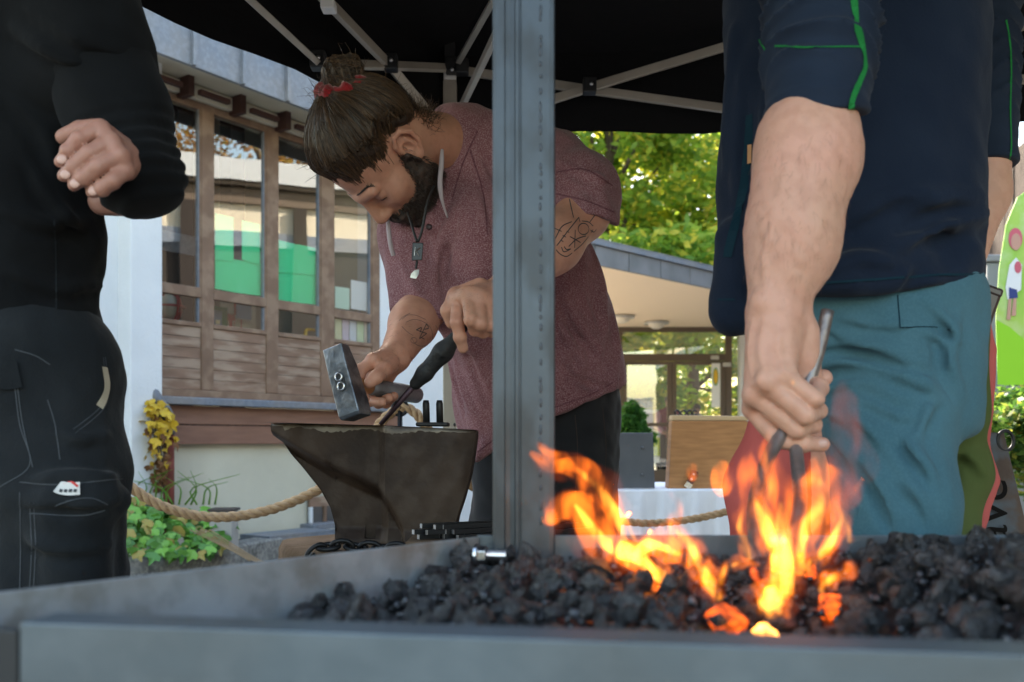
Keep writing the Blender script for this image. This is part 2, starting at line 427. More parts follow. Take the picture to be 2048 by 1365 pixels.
# downpipe
m_pipe = M('grey downpipe', (.10, .105, .12), .5, .5, col2=(.15, .15, .16), nscale=9)
dp = thing('downpipe', fp(sx(303, .1), .1, .15), 'dark grey downpipe beside the white pier with a red lower end', 'downpipe')
sp = sx(303, .09)
MB().tube([fp(sp, .09, fz(800, .09, 303)), fp(sp, .09, fzb + .08)], .028, 12).build('pipe', m_pipe, dp, True)
for py in (490, 735, 770): MB().tube([fp(sp, .09, fz(py, .09, 303)), fp(sp, .09, fz(py - 8, .09, 303))], .033, 12).build('pipe_collar', m_pipe, dp, True)
MB().tube(bez([fp(sp, .09, fz(780, .09, 303)), fp(sp + .02, .12, fz(800, .09, 303)), fp(sp + .07, .15, fz(830, .09, 303)), fp(sp + .08, .15, fz(870, .09, 303))], 12), .038, 12).build('pipe_shoe', m_pipe, dp, True)
m_rust = M('rusty red pipe', (.22, .06, .045), .8, col2=(.12, .035, .025), nscale=20)
MB().tube([fp(sp + .08, .15, .13), fp(sp + .08, .15, fz(870, .09, 303))], .034, 12).build('lower_pipe', m_rust, dp, True)
# ---- things inside / behind the glass
m_green = M('green paper', (.10, .80, .36), .8, col2=(.13, .84, .42), nscale=2, coat=.2)
m_white = M('white paper', (.80, .80, .78), .8); m_mint = M('mint paper', (.62, .80, .66), .8); m_tape = M('yellowed tape', (.72, .60, .33), .7)
def paper(px0, px1, py0, py1, mat, label, o=-.045, py0b=None, py1b=None, name='paper_sheet', group='papers taped to the window panes'):
    s0, z0a = fs(px0, py0, o); s1, z0b_ = fs(px1, py0b if py0b is not None else py0, o); z1a = fs(px0, py1, o)[1]; z1b = fs(px1, py1b if py1b is not None else py1, o)[1]
    mb = MB().hexa([fp(s0, o, z1a), fp(s1, o, z1b), fp(s1, o - .002, z1b), fp(s0, o - .002, z1a), fp(s0, o, z0a), fp(s1, o, z0b_), fp(s1, o - .002, z0b_), fp(s0, o - .002, z0a)])
    return tag(mb.build(name, mat), label, 'paper', group)
paper(430, 467, 427, 520, m_green, 'tall green paper sheet at the left of the second window', py0b=435, py1b=524)
paper(484, 520, 441, 520, m_green, 'narrow green paper sheet standing free in the second window', py0b=449, py1b=531)
paper(430, 474, 516, 578, m_green, 'green paper sheet low at the left of the second window', o=-.049, py0b=520, py1b=586)
paper(474, 526, 520, 586, m_green, 'green paper sheet low at the right of the second window', o=-.052, py0b=528, py1b=593)
paper(557, 596, 480, 545, m_green, 'green paper sheet upper left in the third window', py0b=490, py1b=548)
paper(596, 641, 489, 548, m_green, 'green paper sheet upper right in the third window', o=-.049, py0b=498, py1b=552)
paper(557, 597, 537, 600, m_green, 'green paper sheet lower left in the third window', o=-.052, py0b=541, py1b=606)
paper(596, 643, 541, 606, m_green, 'green paper sheet lower right in the third window', o=-.055, py0b=549, py1b=611)
paper(670, 699, 573, 616, m_mint, 'small mint paper low in the fourth window', py0b=577, py1b=620)
paper(702, 741, 560, 618, m_white, 'white paper sheet with taped edges in the fourth window', py0b=567, py1b=624)
cols = [((.74, .74, .50), 'pale yellow'), ((.66, .58, .70), 'lilac'), ((.70, .74, .82), 'pale blue'), ((.66, .78, .56), 'pale green'), ((.78, .68, .58), 'peach')]
for i, (c, nme) in enumerate(cols):
    a = 670 + i * 14.7; paper(a, a + 13.4, 635 + i * 1.6, 680 + i * 2.2, M('paper ' + nme, c, .8, col2=(c[0] * .9, c[1] * .85, c[2] * .7), nscale=9), nme + ' card in the row under the fourth window transom', py0b=637 + i * 1.6, py1b=682 + i * 2.2, group='cards under the transom')
# poster with red, green, white
m_red = M('red print', (.55, .05, .04), .7); m_cr = M('cream print', (.74, .68, .54), .8); m_dgreen = M('green print', (.02, .16, .05), .7); m_bluep = M('grey blue print', (.20, .27, .35), .7)
s0, z1 = fs(440, 596, -.5); s1, z0 = fs(527, 668, -.5)
def pst(px0, px1, py0, py1, o, mat, name, parent): return MB().hexa([fp(fs(px0, py1, o)[0], o, fs(px0, py1, o)[1]), fp(fs(px1, py1, o)[0], o, fs(px0, py1, o)[1]), fp(fs(px1, py1, o)[0], o - .003, fs(px0, py1, o)[1]), fp(fs(px0, py1, o)[0], o - .003, fs(px0, py1, o)[1]), fp(fs(px0, py0, o)[0], o, fs(px0, py0, o)[1]), fp(fs(px1, py0, o)[0], o, fs(px0, py0, o)[1]), fp(fs(px1, py0, o)[0], o - .003, fs(px0, py0, o)[1]), fp(fs(px0, py0, o)[0], o - .003, fs(px0, py0, o)[1])]).build(name, mat, parent)
po = thing('poster', fp(fs(480, 660, -.3)[0], -.3, 1.5), 'red and cream poster reading LE behind the second window', 'poster')
pst(440, 512, 596, 672, -.30, m_cr, 'poster_sheet', po); pst(456, 470, 628, 672, -.296, m_red, 'print_block', po); pst(468, 474, 600, 630, -.296, m_red, 'print_block', po); pst(476, 502, 656, 672, -.295, m_red, 'print_block', po); pst(482, 484, 640, 658, -.294, m_red, 'print_block', po)
bk = thing('picture_book', fp(fs(440, 660, -.25)[0], -.25, 1.5), 'green book with a blue tractor picture behind the second window', 'book')
pst(428, 455, 612, 662, -.25, m_dgreen, 'cover', bk); pst(429, 444, 621, 655, -.246, m_bluep, 'cover_picture', bk); pst(432, 440, 640, 648, -.243, m_tape, 'cover_picture', bk)
cl = thing('picture_card', fp(fs(490, 640, -.22)[0], -.22, 1.5), 'grey blue card standing in front of the red poster', 'card'); pst(473, 503, 606, 637, -.22, m_bluep, 'card_sheet', cl)
def letters(txt, name, size, mat, parent, loc, xax, zax, thick=.001):
    cu = bpy.data.curves.new(name, 'FONT'); cu.body = txt; cu.size = size; cu.extrude = thick; cu.align_x = 'CENTER'; cu.align_y = 'CENTER'
    ob = bpy.data.objects.new(name, cu); COL.objects.link(ob); dg = bpy.context.evaluated_depsgraph_get(); me = bpy.data.meshes.new_from_object(ob.evaluated_get(dg)); bpy.data.objects.remove(ob)
    x = nrm(xax); z = nrm(zax); y = np.cross(z, x)
    co = np.zeros(len(me.vertices) * 3); me.vertices.foreach_get('co', co); co = co.reshape(-1, 3)
    w = np.asarray(loc) + co[:, :1] * x + co[:, 1:2] * z + co[:, 2:3] * (-y)
    fcs = [tuple(p.vertices) for p in me.polygons]
    return mesh(name, w, fcs, mat, parent)
letters('LE', 'lettering', .085, m_cr, po, fp(fs(464, 650, -.29)[0], -.29, fs(464, 651, -.29)[1]), UF, (0, 0, 1))
# red caged lamp on the inside wall
m_redp = M('red enamel', (.5, .06, .04), .4, coat=.3); m_opal = M('opal glass', (.6, .55, .42), .3)
o_ = -.28; s, z = fs(338, 614, o_); c = fp(s, o_, z); lamp = thing('cage_lamp', c, 'red caged bulkhead lamp behind the first window', 'lamp')
MB().add(*ell_mesh(c, (.07, .07, .085))).build('lamp_glass', m_opal, lamp, True)
def ring(c, ax, ay, n=24): return [np.asarray(c) + math.cos(t) * np.asarray(ax) + math.sin(t) * np.asarray(ay) for t in np.linspace(0, 2 * math.pi, n, endpoint=False)]
for a in (0, math.pi / 2): MB().tube(ring(c, NF * .1 * math.cos(a) + UF * .095 * math.sin(a), (0, 0, .115)), .008, 6, closed=True).build('cage_bar', m_redp, lamp, True)
MB().tube(ring(c, NF * .1, UF * .1), .008, 6, closed=True).build('cage_bar', m_redp, lamp, True)
MB().tube(ring(c - NF * .03, UF * .1, (0, 0, .12)), .016, 8, closed=True).build('cage_rim', m_redp, lamp, True)
MB().box(c - np.array([.05, .0, .06]) - NF * .14, c + np.array([.05, .06, .06]) - NF * .12).build('mount', m_redp, lamp)
m_yel = M('yellow plastic', (.7, .42, .01), .4)
s, z = fs(627, 676, -.12); ty = MB().tube(bez([fp(s - .06, -.14, zsill - .01), fp(s - .06, -.14, zsill + .05), fp(s - .03, -.14, zsill + .065), fp(s + .03, -.14, zsill + .065), fp(s + .06, -.14, zsill + .05), fp(s + .06, -.14, zsill - .01)], 20), .014, 8).build('toy_handle', m_yel)
tag(ty, 'yellow plastic toy arch on the sill of the third window', 'toy')
# room furniture seen dimly: timber posts and a grey rail
for px in (355, 462, 690):
    s = fs(px, 600, -.9)[0]; FB(s, s + .14, -.9, -1.04, zsill - .6, zroof).build('room_post', m_dark, bld)
FB(sJ0 - 1, sJ1, -.88, -.9, fz(520, -.88), fz(482, -.88)).build('room_rail', m_zinc, bld)
# ---- kerb of the planting bed
m_soil = M('soil', (.06, .045, .032), 1., col2=(.10, .08, .06), nscale=20, bump=((40, .8),))
kl = [(-3.4, 2.9), (-2.75, 4.05), P(240, 1122, 5.18)[:2], P(450, 1094, 5.83)[:2], P(640, 1061, 6.9)[:2], (-1.0, 7.6)]
kl = bez([(*q, 0) for q in kl], 30)[:, :2]
t = np.gradient(kl, axis=0); t /= np.linalg.norm(t, axis=1)[:, None]; kn = np.stack([-t[:, 1], t[:, 0]], 1)
V = []; F = []
for q, nn in zip(kl, kn): V += [(*(q), -.05), (*(q + nn * 0), zkerb - .012), (*(q + nn * .012), zkerb), (*(q + nn * .17), zkerb), (*(q + nn * .17), -.05)]
for i in range(len(kl) - 1):
    for k in range(4): F.append((5 * i + k, 5 * (i + 1) + k, 5 * (i + 1) + k + 1, 5 * i + k + 1)[::-1])
tag(mesh('bed_kerb', V, F, m_conc), 'low weathered concrete kerb edging the planting bed', 'kerb')
bed = list(kl + kn * .168) ; bk_ = [fp(s, -.05, 0)[:2] for s in np.linspace(sJ1 + .35, sL - 2.4, 12)]
V = [(*q, zkerb - .03) for q in bed + bk_]
tag(mesh('planting_bed_soil', V, [tuple(range(len(V)))], m_soil), kind='structure')
s0, s1 = sx(480), sx(612); tag(FB(s0, s1, .30, .0, zkerb - .04, zkerb + .012).build('stone_slab', m_zinc), 'flat blue grey slab at the foot of the cream wall', 'slab')
# planter pot on the bed
pc = P(448, 1060, 5.75); mpot = M('grey plastic planter', (.34, .32, .29), .7); mrim = M('dark planter rim', (.05, .035, .03), .6)
pot = thing('planter_box', (pc[0], pc[1], zkerb - .03), 'grey planter box behind the ivy with a dark rim', 'planter')
zt = P(448, 1022, 5.75)[2]
MB().box((pc[0] - .07, pc[1] - .07, zkerb - .03), (pc[0] + .07, pc[1] + .07, zt)).build('planter_body', mpot, pot, bevel=.01)
MB().box((pc[0] - .078, pc[1] - .078, zt + .0), (pc[0] + .078, pc[1] + .078, zt + .016)).build('planter_rim', mrim, pot, bevel=.004)
# ================================================================== trees
def leaf_mat(name, c1, c2, c3=None):
    m = bpy.data.materials.new(name); m.use_nodes = True; nt = m.node_tree; b = nt.nodes['Principled BSDF']; out = nt.nodes['Material Output']
    gi = nt.nodes.new('ShaderNodeNewGeometry'); r = nt.nodes.new('ShaderNodeValToRGB'); nt.links.new(gi.outputs['Random Per Island'], r.inputs[0])
    r.color_ramp.elements[0].color = (*c1, 1); r.color_ramp.elements[1].color = (*c2, 1); r.color_ramp.elements[1].position = .75
    if c3: e = r.color_ramp.elements.new(.95); e.color = (*c3, 1)
    nt.links.new(r.outputs[0], b.inputs['Base Color']); b.inputs['Roughness'].default_value = .5
    tl = nt.nodes.new('ShaderNodeBsdfTranslucent'); nt.links.new(r.outputs[0], tl.inputs[0]); mx = nt.nodes.new('ShaderNodeMixShader'); mx.inputs[0].default_value = .62
    nt.links.new(b.outputs[0], mx.inputs[1]); nt.links.new(tl.outputs[0], mx.inputs[2]); nt.links.new(mx.outputs[0], out.inputs[0])
    return m
m_leafg = leaf_mat('green leaves', (.13, .27, .035), (.36, .48, .05), (.68, .58, .07))
m_leafy = leaf_mat('yellow green leaves', (.30, .42, .04), (.68, .64, .07), (.78, .58, .08))
m_leafo = leaf_mat('autumn leaves', (.28, .13, .03), (.42, .22, .04), (.34, .28, .05))
m_bark = M('bark', (.08, .06, .045), .95, col2=(.13, .10, .08), nscale=14, bump=((30, .8),))
def leaf_cloud(centers, radii, n, size, rng, flat=.55):
    """small pointed leaf faces spread through clumps"""
    k = rng.integers(0, len(centers), n); d = rng.normal(size=(n, 3)); d /= np.linalg.norm(d, axis=1)[:, None]
    r = rng.random(n) ** .55
    c = np.asarray(centers)[k] + d * (np.asarray(radii)[k] * r)[:, None] * np.array([1, 1, flat])
    a = rng.normal(size=(n, 3)); a[:, 2] *= .5; a /= np.linalg.norm(a, axis=1)[:, None]; b = np.cross(a, rng.normal(size=(n, 3))); b /= np.linalg.norm(b, axis=1)[:, None]
    s = size * rng.uniform(.6, 1.3, n)[:, None]
    V = np.stack([c - a * s, c + b * s * .42, c + a * s, c - b * s * .42], 1).reshape(-1, 3)
    return V, np.arange(4 * n).reshape(n, 4)
def tree(name, base, height, spread, label, mat, seed, n=9000, leaf=.1, clumps=110, low=.22, group=None, trunk_r=.2):
    rng = np.random.default_rng(seed); base = np.asarray(base, float)
    t = thing(name, base, label, 'tree', group)
    top = base + np.array([rng.uniform(-.4, .4), rng.uniform(-.4, .4), height * .85]); mb = MB()
    tp = bez([base - [0, 0, .1], base + [.1, .05, height * .35], (base + top) / 2 + [rng.uniform(-.3, .3), 0, height * .1], top], 12)
    mb.tube(tp, np.linspace(trunk_r, .03, len(tp)), 8)
    cs = []; rs = []
    for i in range(clumps):
        h = low + (1 - low) * rng.random() ** .8; w = spread * math.sin(math.pi * min(.97, .18 + .8 * h)) ** .7
        a = rng.uniform(0, 2 * math.pi); q = rng.random() ** .5 * w
        cs.append(base + [q * math.cos(a), q * math.sin(a), h * height]); rs.append(spread * rng.uniform(.16, .34))
        if i % 9 == 0:
            st = tp[int(min(len(tp) - 2, max(2, (h - .12) * len(tp))))]; br = bez([st, (st + cs[-1]) / 2 + [0, 0, .3], cs[-1]], 6); mb.tube(br, np.linspace(trunk_r * .35, .015, len(br)), 5)
    mb.build('trunk', m_bark, t, True)
    V, F = leaf_cloud(cs, rs, n, leaf, rng)
    mesh('crown', V, F, mat, t)
    return t
tree('leafy_tree', (2.4, 22, 0), 10.5, 4.2, 'large green tree rising behind the entrance roof', m_leafg, 1, 34000, .13, group='trees behind the entrance', low=.12)
tree('leafy_tree', (5.0, 26.5, 0), 12, 4.0, 'yellow green tree behind the entrance roof nearest the person in the dark vest', m_leafy, 2, 26000, .14, group='trees behind the entrance', low=.1)
tree('leafy_tree', (-1.0, 24, 0), 12.5, 4.4, 'green tree behind the entrance roof seen past the smith', m_leafg, 3, 30000, .14, group='trees behind the entrance')
tree('leafy_tree', (9.5, 29, 0), 11, 4.5, 'green tree at the far right behind the timber wall', m_leafg, 4, 9000, .15, group='trees behind the entrance')
tree('leafy_tree', (3.4, 35, 0), 9, 5, 'distant green tree seen through the glass doors', m_leafg, 8, 9000, .18, group='trees behind the entrance', low=.12)
for i, (x, y, h) in enumerate(((13.5, 8.2, 10.0), (14.5, 11.5, 9.5), (15.0, 15.0, 9))):
    tree('autumn_tree', (x, y, 0), h, 3.4, ('orange autumn tree mirrored in the second window', 'orange autumn tree mirrored in the third window', 'orange autumn tree mirrored in the fourth window')[i], m_leafo, 20 + i, 16000, .075, group='autumn trees mirrored in the windows', low=.25)
# ================================================================== wing on the right (mirrored in the windows)
m_fasw = M('pale fascia', (.55, .56, .56), .7); m_fasc_dark = M('brown soffit boards', (.16, .12, .09), .8)
# (mirrored)
wg = thing('side_wing', (6.2, 6, 0), 'cream walled wing with dark timber posts and cladding on the right', 'building')
MB().box((6.0, -4, 3.70), (9.5, 10.2, 4.53)).build('wall', M('pale cream render', (.70, .61, .46), .95), wg)
MB().box((5.85, -4.2, 4.54), (9.8, 10.4, 4.60)).build('soffit', m_fasc_dark, wg)
MB().box((5.8, -4.3, 4.61), (9.9, 10.5, 4.94)).build('roof_edge', m_fasw, wg)
MB().box((5.94, -4, 4.30), (5.998, 10.2, 4.52)).build('timber_band', m_fasc_dark, wg)
for y in (0.4, 3.2, 6.3, 7.9, 9.4): MB().box((5.90, y, 0), (5.992, y + .22, 4.295)).build('timber_post', m_dark, wg)
MB().box((5.955, -4, 3.68), (5.996, 10.2, 3.90)).build('grey_band', m_zinc, wg)
MB().box((6.004, -4, 0), (9.5, 10.2, 3.695)).build('dim_lower_wall', M('shaded porch tone', (.05, .04, .034), .8), wg)  # unseen wall, coloured dark like a shaded porch to dim the pane reflections
m_barn = M('weathered barn boards', (.055, .042, .036), .85, col2=(.09, .07, .06), nscale=5, stretch=(5, 5, .6), bump=((30, .5),))
y = 10.25
while y < 15.5:
    w_ = random.uniform(.16, .2); MB().box((5.88 + random.uniform(0, .02), y, .3), (5.95, y + w_ - .008, 4.22)).build('board', m_barn, wg); y += w_
MB().box((5.96, 10.24, 0), (9.5, 15.5, 4.2)).build('cladding_core', m_dark, wg)
# ================================================================== entrance building
m_soff = M('peach soffit', (.92, .74, .55), .9); m_tile = M('grey fascia tiles', (.14, .145, .15), .7, col2=(.20, .20, .21), nscale=3)
m_bframe = M('brown door frame', (.12, .085, .06), .6)
en = thing('entrance_building', (2, 17.5, 0), 'entrance with a peach soffit canopy roof and brown framed glass doors', 'building')
zs = 2.9; A = np.array([.92, 11.2]); B = np.array([2.77, 13.1]); dv = (B - A) / np.linalg.norm(B - A)
A2 = A - dv * 2.6; B2 = B + dv * 3.4; nv = np.array([dv[1], -dv[0]])
wallY = 17.7; L2 = np.array([-3.5, wallY + .5])
pts = [A2, B2, np.array([7.2, wallY + .6]), np.array([-2.5, wallY + .6])]
MB().hexa([(*q, zs) for q in pts] + [(*q, zs + .12) for q in pts]).build('soffit', m_soff, en)
MB().hexa([(*q, zs + .123) for q in pts] + [(*q, zs + .30) for q in pts]).build('roof', m_tile, en)
n_t = 13; Lf = np.linalg.norm(B2 - A2)
for i in range(n_t):
    a = A2 + dv * Lf * i / n_t; b = A2 + dv * (Lf * (i + 1) / n_t - .02)
    MB().hexa([(*(a + nv * .03), zs - .03), (*(b + nv * .03), zs - .03), (*(b - nv * .01), zs - .03), (*(a - nv * .01), zs - .03), (*(a + nv * .03), zs + .20), (*(b + nv * .03), zs + .20), (*(b - nv * .01), zs + .20), (*(a - nv * .01), zs + .20)]).build('fascia_tile', m_tile, en, bevel=.004)
MB().hexa([(*(A2 + nv * .06), zs + .205), (*(B2 + nv * .06), zs + .205), (*(B2 - nv * .15), zs + .205), (*(A2 - nv * .15), zs + .205), (*(A2 + nv * .06), zs + .25), (*(B2 + nv * .06), zs + .25), (*(B2 - nv * .15), zs + .25), (*(A2 - nv * .15), zs + .25)]).build('roof_flashing', m_zinc, en)
X = lambda px: (px - 1024) / FPX * wallY
Z = lambda py: CAMZ + (HORIZON - py) / FPX * wallY
def ebox(px0, px1, py0, py1, name, mat, y0=0., y1=.1): return MB().box((X(px0), wallY + y0, max(0, Z(py1))), (X(px1), wallY + y1, Z(py0))).build(name, mat, en)
ebox(1200, 1480, 655, 664, 'door_head', m_bframe)
for px in (1233, 1452): ebox(px, px + 12, 664, 966, 'door_post', m_bframe)
ebox(1245.2, 1451.8, 708, 722, 'door_transom', m_bframe, .005, .095)
for a, b in ((1246, 1344), (1345, 1451)):
    dl = thing('glass_door', (X((a + b) / 2), wallY + .03, 0), '', '')
    for k in ('label', 'category'): dl.pop(k, None)
    dl.parent = en; dl.location = (X((a + b) / 2) - 2, wallY + .03 - 17.5, 0); dl.name = 'door'
    def db(p0, p1, q0, q1, nm, mt, y0=.01, y1=.07): return mesh(nm, *(lambda m: (m.v, m.f))(MB().box((X(p0), wallY + y0, max(.01, Z(q1))), (X(p1), wallY + y1, Z(q0)))), mt, dl)
    db(a, a + 8, 723, 966, 'stile', m_bframe); db(b - 9, b, 723, 966, 'stile', m_bframe); db(a + 8, b - 9, 723, 730, 'rail', m_bframe); db(a + 8, b - 9, 846, 853, 'rail', m_bframe); db(a + 8, b - 9, 940, 966, 'rail', m_bframe)
    mesh('pane', [(X(a + 8), wallY + .04, .3), (X(b - 9), wallY + .04, .3), (X(b - 9), wallY + .04, Z(730)), (X(a + 8), wallY + .04, Z(730))], [(0, 1, 2, 3)], m_glass2, dl)
mesh('fanlight_pane', [(X(1245), wallY + .05, Z(708)), (X(1452), wallY + .05, Z(708)), (X(1452), wallY + .05, Z(664)), (X(1245), wallY + .05, Z(664))], [(0, 1, 2, 3)], m_glass2, en)
mesh('side_pane', [(X(1464), wallY + .05, .3), (X(1480), wallY + .05, .3), (X(1480), wallY + .05, Z(664)), (X(1464), wallY + .05, Z(664))], [(0, 1, 2, 3)], m_glass2, en)
ebox(1480, 1640, 655, 966, 'wall', m_plaster, -.02, .2); ebox(1120, 1200, 655, 966, 'wall', m_plaster, -.02, .2)
MB().box((X(1200), wallY + 6, 0), (X(1208), wallY + 6.1, 3)).build('rear_post', m_bframe, en)
# notice with a yellow disc on the door, door closers
nt_ = thing('door_notice', (X(1432), wallY - .01, Z(790)), 'white notice with a yellow disc in a green ring on the right glass door', 'notice')
mesh('notice_sheet', *(lambda m: (m.v, m.f))(MB().box((X(1423), wallY - .012, Z(815)), (X(1440), wallY - .004, Z(727)))), m_white, nt_)
m_notg = M('notice green', (.05, .3, .12), .6)
def disc(c, rx, rz, y, name, mat, parent, n=24): return mesh(name, [(c[0], y, c[1])] + [(c[0] + rx * math.cos(t), y, c[1] + rz * math.sin(t)) for t in np.linspace(0, 2 * math.pi, n, endpoint=False)], [(0, 1 + (i + 1) % n, 1 + i) for i in range(n)], mat, parent)
disc((X(1431), Z(754)), .055, .17, wallY - .014, 'notice_ring', m_notg, nt_); disc((X(1431), Z(754)), .042, .14, wallY - .017, 'notice_disc', m_yel, nt_)
m_cl = M('pale metal', (.5, .48, .44), .4, .3)
for px, py in ((1429, 716), (1453, 730), (1242, 738)):
    MB().box((X(px - 8), wallY - .06, Z(py + 4)), (X(px + 8), wallY - .004, Z(py - 4))).build('door_fitting', m_cl, en, bevel=.01)
for i, (px, py) in enumerate(((1243, 639), (1313, 651))):
    d = (zs - .8) * FPX / (880 - (py - 8)); c = P(px, py, d); c[2] = zs
    lp = thing('ceiling_lamp', c, ('left', 'right')[i] + ' one of two oval soffit lamps above the entrance', 'lamp', 'soffit lamps')
    V, F = ell_mesh(c - np.array([0, 0, .02]), (.16, .16, .12)); MB().add(V, F).build('lamp_shade', M('lamp opal', (.8, .72, .6), .4), lp, True)
    MB().tube(ring(c - np.array([0, 0, .03]), (.2, 0, 0), (0, .2, 0)), .025, 6, closed=True).build('lamp_ring', m_cl, lp, True)
# yellow green car behind the doors
m_hi = M('fluorescent yellow paint', (.62, .75, .03), .35, coat=.6); m_carw = M('white car paint', (.8, .82, .84), .3, coat=.6); m_tyre = M('tyre', (.02, .02, .022), .8); m_dg = M('dark car glass', (.02, .03, .04), .1)
cx, cy = 2.62, 20.6
car = thing('parked_car', (cx, cy, 0), 'white car with fluorescent yellow stripes seen through the glass doors', 'car')
prof = [(-.85, .3), (.85, .3), (.88, .75), (.78, 1.0), (.55, 1.45), (-.55, 1.45), (-.78, 1.0), (-.88, .75)]
V = [(cx + x, cy, z) for x, z in prof] + [(cx + x, cy + 4, z) for x, z in prof]; n = 8
mesh('body', V, [tuple(range(n)), tuple(range(2 * n - 1, n - 1, -1))] + [(i, n + i, n + (i + 1) % n, (i + 1) % n) for i in range(n)], m_carw, car)
MB().box((cx - .87, cy - .012, .45), (cx + .87, cy - .002, .85)).build('stripe_panel', m_hi, car)
MB().hexa([(cx - .7, cy - .01, 1.0), (cx + .7, cy - .01, 1.0), (cx + .7, cy - .001, 1.0), (cx - .7, cy - .001, 1.0), (cx - .5, cy - .01, 1.38), (cx + .5, cy - .01, 1.38), (cx + .5, cy - .001, 1.38), (cx - .5, cy - .001, 1.38)]).build('rear_window', m_dg, car)
for sx_ in (-.72, .72):
    MB().tube([(cx + sx_ - .1, cy + .5, .31), (cx + sx_ + .1, cy + .5, .31)], .31, 20).build('wheel', m_tyre, car, True); MB().box((cx + sx_ * 1.08 - .06, cy - .02, .78), (cx + sx_ * 1.08 + .06, cy - .003, .98)).build('tail_light', m_redp, car)
# ================================================================== shrub by the door, hedge
def shrub(name, c, r, n, size, mat, label, seed, cat='shrub', up=False):
    rng = np.random.default_rng(seed); t = thing(name, (c[0], c[1], 0), label, cat)
    cs = [np.array(c) + rng.normal(size=3) * np.array(r) * .45 for _ in range(30)]; V, F = leaf_cloud(cs, [min(r) * .5] * 30, n, size, rng, .9); V[:, 2] = np.maximum(V[:, 2], .02)
    mesh('foliage', V, F, mat, t); MB().tube([(c[0], c[1], 0), (c[0], c[1], c[2])], .03, 6).build('stem', m_bark, t); return t
m_leafd = leaf_mat('conifer green', (.03, .12, .02), (.09, .24, .04))
shrub('conifer_shrub', P(1268, 850, 12.5), (.27, .25, .32), 5000, .05, m_leafd, 'bushy green conifer standing left of the glass doors', 5)
m_hedge = leaf_mat('hedge leaves', (.03, .09, .02), (.12, .22, .03), (.30, .30, .05))
hc = P(2065, 860, 5.2); shrub('ivy_hedge', hc, (.30, .35, .26), 9000, .028, m_hedge, 'ivy hedge below the green banner at the right edge', 6, 'hedge')
# ================================================================== feather banner and grey cabinet
m_ban = M('green banner print', (.22, .55, .03), .6, col2=(.45, .62, .12), nscale=2.5, col3=(.55, .68, .35), n3=9, f3=.5)
bd = 4.9; fl = thing('feather_banner', P(2020, 760, bd) * [1, 1, 0], 'green feather banner printed with a child, at the right edge', 'banner')
bp = [(1996, 770), (1992, 640), (1998, 540), (2012, 450), (2035, 395), (2070, 370), (2110, 375), (2130, 420), (2130, 770)]
V = [P(x, y, bd) for x, y in bp] + [P(x, y, bd) + np.array([0, .004, 0]) for x, y in bp]; n = len(bp)
mesh('banner_cloth', V, [tuple(range(n))[::-1], tuple(range(n, 2 * n))] + [(i, (i + 1) % n, n + (i + 1) % n, n + i) for i in range(n)], m_ban, fl)
MB().tube(bez([P(2132, 1080, bd) * [1, 1, 0], P(2132, 700, bd), P(2134, 430, bd), P(2110, 372, bd), P(2070, 368, bd)], 20), .012, 8).build('pole', m_cl, fl, True)
m_skinp = M('printed skin', (.55, .30, .22), .7); m_pink = M('printed pink', (.6, .12, .16), .7); m_lime = M('printed lime', (.30, .66, .02), .7); m_navy = M('printed navy', (.03, .05, .2), .7)
def bpoly(pts, name, mat, k): return mesh(name, [P(x, y, bd - .002 * k) for x, y in pts], [tuple(range(len(pts)))[::-1]], mat, fl)
def bell(cx_, cy_, rx, ry, name, mat, k): return bpoly([(cx_ + rx * math.cos(t), cy_ + ry * math.sin(t)) for t in np.linspace(0, 2 * math.pi, 18, endpoint=False)], name, mat, k)
bpoly([(1995, 770), (1993, 640), (2020, 655), (2060, 690), (2128, 720), (2128, 770)], 'printed_lawn', m_lime, 1)
bpoly([(2015, 600), (2011, 575), (2019, 530), (2032, 515), (2044, 530), (2042, 580)], 'printed_shirt', m_white, 2); bell(2031, 478, 14, 22, 'printed_hat', m_pink, 2); bell(2032, 484, 10, 17, 'printed_face', m_skinp, 3); bell(2036, 535, 7, 12, 'printed_bag', m_pink, 3)
bpoly([(2018, 598), (2036, 596), (2034, 580), (2018, 575)], 'printed_trousers', m_navy, 3); bpoly([(2013, 640), (2017, 598), (2023, 598), (2021, 640)], 'printed_leg', m_skinp, 3); bpoly([(2023, 632), (2027, 597), (2033, 597), (2032, 632)], 'printed_leg', m_skinp, 3)
m_grey = M('grey painted steel', (.20, .205, .215), .6); d = 6.4; a = P(1975, 760, d); b = P(2040, 525, d)
cab = thing('grey_cabinet', (a[0] + .1, d + .3, 0), 'plain grey cabinet behind the banner by the timber wall', 'cabinet')
MB().box((a[0], d, 0), (b[0] + .8, d + .6, b[2])).build('cabinet_body', m_grey, cab, bevel=.01); MB().box((a[0] - .02, d - .02, b[2] + .002), (b[0] + .82, d + .62, b[2] + .05)).build('cabinet_lid', m_zinc, cab, bevel=.008)
